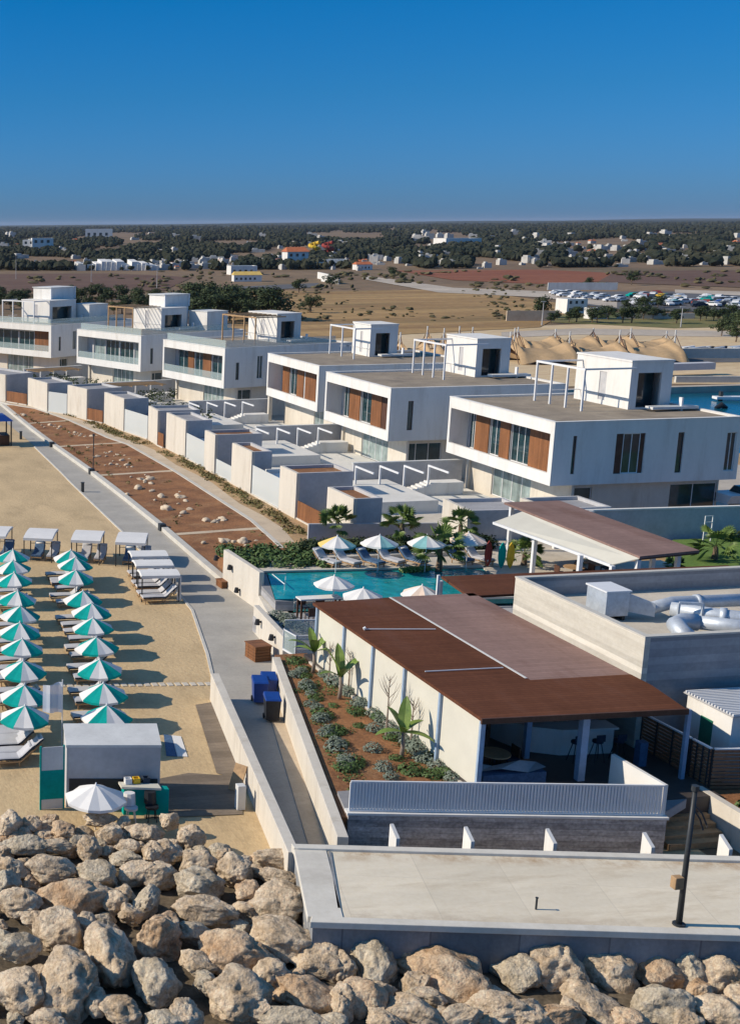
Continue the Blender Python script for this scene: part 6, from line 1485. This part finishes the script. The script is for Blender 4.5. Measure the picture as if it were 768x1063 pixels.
for (u0, u1, v, h_, c, l_) in [(525,575,333.5,2.2,'pale_path','long low cream wall at the left of the road trees'),(640,720,331,1.2,'kerb_concrete','low pale wall running behind the road trees'),(700,768,397,.8,'kerb_concrete','low pale wall on the far quay of the basin'),(700,800,372,1.5,'kerb_concrete','pale wall behind the yard at the right edge'),(334,352,292,2.4,'white_render','long bright white wall in the dry field'),(330,342,289,2.4,'white_render','second bright white wall beside the long one'),(568,640,301,2.2,'concrete_trim','pale block wall along the upper road')]:
    a, b = at(u0, v, 0), at(u1, v+ (3 if c=='white_render' else 0), 0); m = MB(); m.bar((a.x,a.y,h_/2),(b.x,b.y,h_/2),.5,h_); tag(m.build('boundary_wall',c), l_, 'wall')
for (u, v, s_, l_) in [(592,325,.55,'small white cabin with a dark window beside the upper road'),(618,331,.4,'small white cabin behind the road trees')]:
    p = at(u, v, 0); pr_, us = HP[0]; place(pr_, us, (p.x,p.y,0), 0, s_, l_, 'small cabins by the road')
# quay details: benches/slots, pontoon, buoy, boat trailers
for i, u in enumerate((708,733,758)):
    a = at(u-7,395,0); b = at(u+8,395,0); m = MB(); m.bar((a.x,a.y,.3),(b.x,b.y,.3),1.2,.5); tag(m.build('quay_bench','dark_metal'), ['left','middle','right'][i]+' dark block of three on the far quay of the basin', 'block')
a = at(741,414,-.5); b = at(800,414,-.5); pt_ = thing('pontoon', 'white floating pontoon in the blue basin', 'pontoon', (a.x,a.y,-.7))
m = MB(); m.bar((a.x,a.y,-.35),(b.x,b.y,-.35),1.2,.3); m.build('deck','white_metal',pt_); m = MB(); m.path([(a.x+.8,a.y,-1),(a.x+.8,a.y,.4)], .25, 8); m.build('pile','dark_metal',pt_)
p = at(748,423,-.6); m = MB(); m.path([(p.x-.7,p.y,-.65),(p.x,p.y,-.3),(p.x+.7,p.y,-.65)], [.2,.35,.2], 8); tag(m.build('buoy','black_plastic'), 'dark mooring buoy floating in the blue basin', 'buoy')
a = at(654,383.5,1.); b = at(738,381,1.); m = MB(); m.bar((a.x,a.y,1.2),(b.x,b.y,1.2),1.5,.9); tag(m.build('flat_trailer','side_render'), 'long low grey flat trailer parked before the tents', 'trailer')
rg5 = random.Random(31)
for i in range(20):
    u = rg5.uniform(712,764); v = rg5.uniform(364,371); p = at(u,v,0); m = MB(); r_ = rg5.uniform(.6,1.2)
    m.hexa([(p.x-r_,p.y-.5,0),(p.x+r_,p.y-.5,0),(p.x+r_,p.y+.5,0),(p.x-r_,p.y+.5,0),(p.x-r_*1.2,p.y-.6,.7),(p.x+r_*1.4,p.y-.2,.9),(p.x+r_*1.4,p.y+.2,.9),(p.x-r_*1.2,p.y+.6,.7)])
    tag(m.build('dinghy', ['white_metal','navy_fabric','steel'][i%3]), ['white','dark','grey'][i%3]+' dinghy stored on the sand right of the tents', 'dinghy', ['white','dark','grey'][i%3]+' dinghies stored on the sand')
# lamp posts & small masts in the yard
for i, (u, v, h_) in enumerate([(163,300,11),(95,293,10),(17,290,12),(562,338,6),(706,340,5)]):
    p = at(u, v, 0); t = thing('yard_mast', 'thin pale mast rising from the flat land beyond the villas', 'mast', (p.x,p.y,0), group='thin masts beyond the villas'); m = MB(); m.path([(p.x,p.y,0),(p.x,p.y,h_*.8)], [.12,.05], 6); m.build('pole','grey_render',t)
    m = MB(); m.bar((p.x-.5,p.y,h_*.8),(p.x+.5,p.y,h_*.8),.12,.1); m.build('arm','concrete_trim',t)
# far-off wood: thousands of crowns reading as one mass
def blob(mb, p, rx, rz_, rg_):
    t = (1+5**.5)/2; base = [(-1,t,0),(1,t,0),(-1,-t,0),(1,-t,0),(0,-1,t),(0,1,t),(0,-1,-t),(0,1,-t),(t,0,-1),(t,0,1),(-t,0,-1),(-t,0,1)]
    fs = [(0,11,5),(0,5,1),(0,1,7),(0,7,10),(0,10,11),(1,5,9),(5,11,4),(11,10,2),(10,7,6),(7,1,8),(3,9,4),(3,4,2),(3,2,6),(3,6,8),(3,8,9),(4,9,5),(2,4,11),(6,2,10),(8,6,7),(9,8,1)]
    vs = [(p.x+x/1.9*rx*rg_.uniform(.6,1.25), p.y+y/1.9*rx*rg_.uniform(.6,1.25), rz_*.55+z/1.9*rz_*.55*rg_.uniform(.6,1.2)) for x,y,z in base]
    mb.add(vs, fs)
wd_ = MB(); rg6 = random.Random(77)
clear = lambda u, v: (noise.noise(Vector((u*.012, v*.16, 2.2))) > .12 and v > 242) or noise.noise(Vector((u*.05, v*.5, 9.2))) > .34
cnt = 0
def vof(d): return 237 + F*CAMH/d
HS = [(a_[0], a_[1]) for a_ in far_h]
HG = {}
for a_ in HS: HG.setdefault(int(a_[0]//8), []).append(a_)
while cnt < 34000:
    u = rg6.uniform(-30, 800); v = 238.5 + (rg6.random()**1.15)*44 - (u/768)*6
    lim = 281 if u < 250 else (283-(u-250)*.02 if u < 420 else 279)
    if v > lim: continue
    if clear(u, v): continue
    if 300 < u < 380 and v > 280: continue
    if any(abs(u-a_[0]) < 5.5 and -.5 < v-a_[1] < 2.6 for k_ in (-1,0,1) for a_ in HG.get(int(u//8)+k_, ())): cnt += 1; continue
    p = at(u, v, 0); dist = p.length
    if dist > 16000: continue
    h = min(2.2 + dist/520, 12)*rg6.uniform(.35,1.3); blob(wd_, p, max(1.2, h*rg6.uniform(.3,.8)), h, rg6); cnt += 1
tag(wd_.build('woodland','foliage_far'), 'dark far-off woodland spread between the distant houses up to the horizon', 'woodland', kind='stuff')
# scrub flecks on the dry fields
m = MB()
for i in range(1500):
    u = rg6.uniform(-10, 790); v = rg6.uniform(282, 334); 
    if noise.noise(Vector((u*.02, v*.15, 4.4))) < .12: continue
    if u > 560 and v > 300: continue
    p = at(u, v, 0); blob(m, p, rg6.uniform(.3,1.0)*(1 if v>300 else 2.2), rg6.uniform(.2,.8)*(1 if v>300 else 1.8), rg6)
tag(m.build('scrub','scrub_olive'), 'low dark scrub flecked over the dry fields', 'scrub', kind='stuff')
# the air
hz_ = MB(); hz_.box(-6000,14000,-60,24000,-1.7,62)
hm = bpy.data.materials.new('haze'); hm.use_nodes = True; n_ = hm.node_tree.nodes; n_.clear()
ou = n_.new('ShaderNodeOutputMaterial'); pv = n_.new('ShaderNodeVolumePrincipled'); pv.inputs['Density'].default_value = 3.4e-5; pv.inputs['Color'].default_value = (.72,.82,1,1); pv.inputs['Anisotropy'].default_value = .2
hm.node_tree.links.new(pv.outputs[0], ou.inputs['Volume']); MATS['haze'] = hm
if USE_HAZE: tag(hz_.build('haze','haze'), kind='stuff')
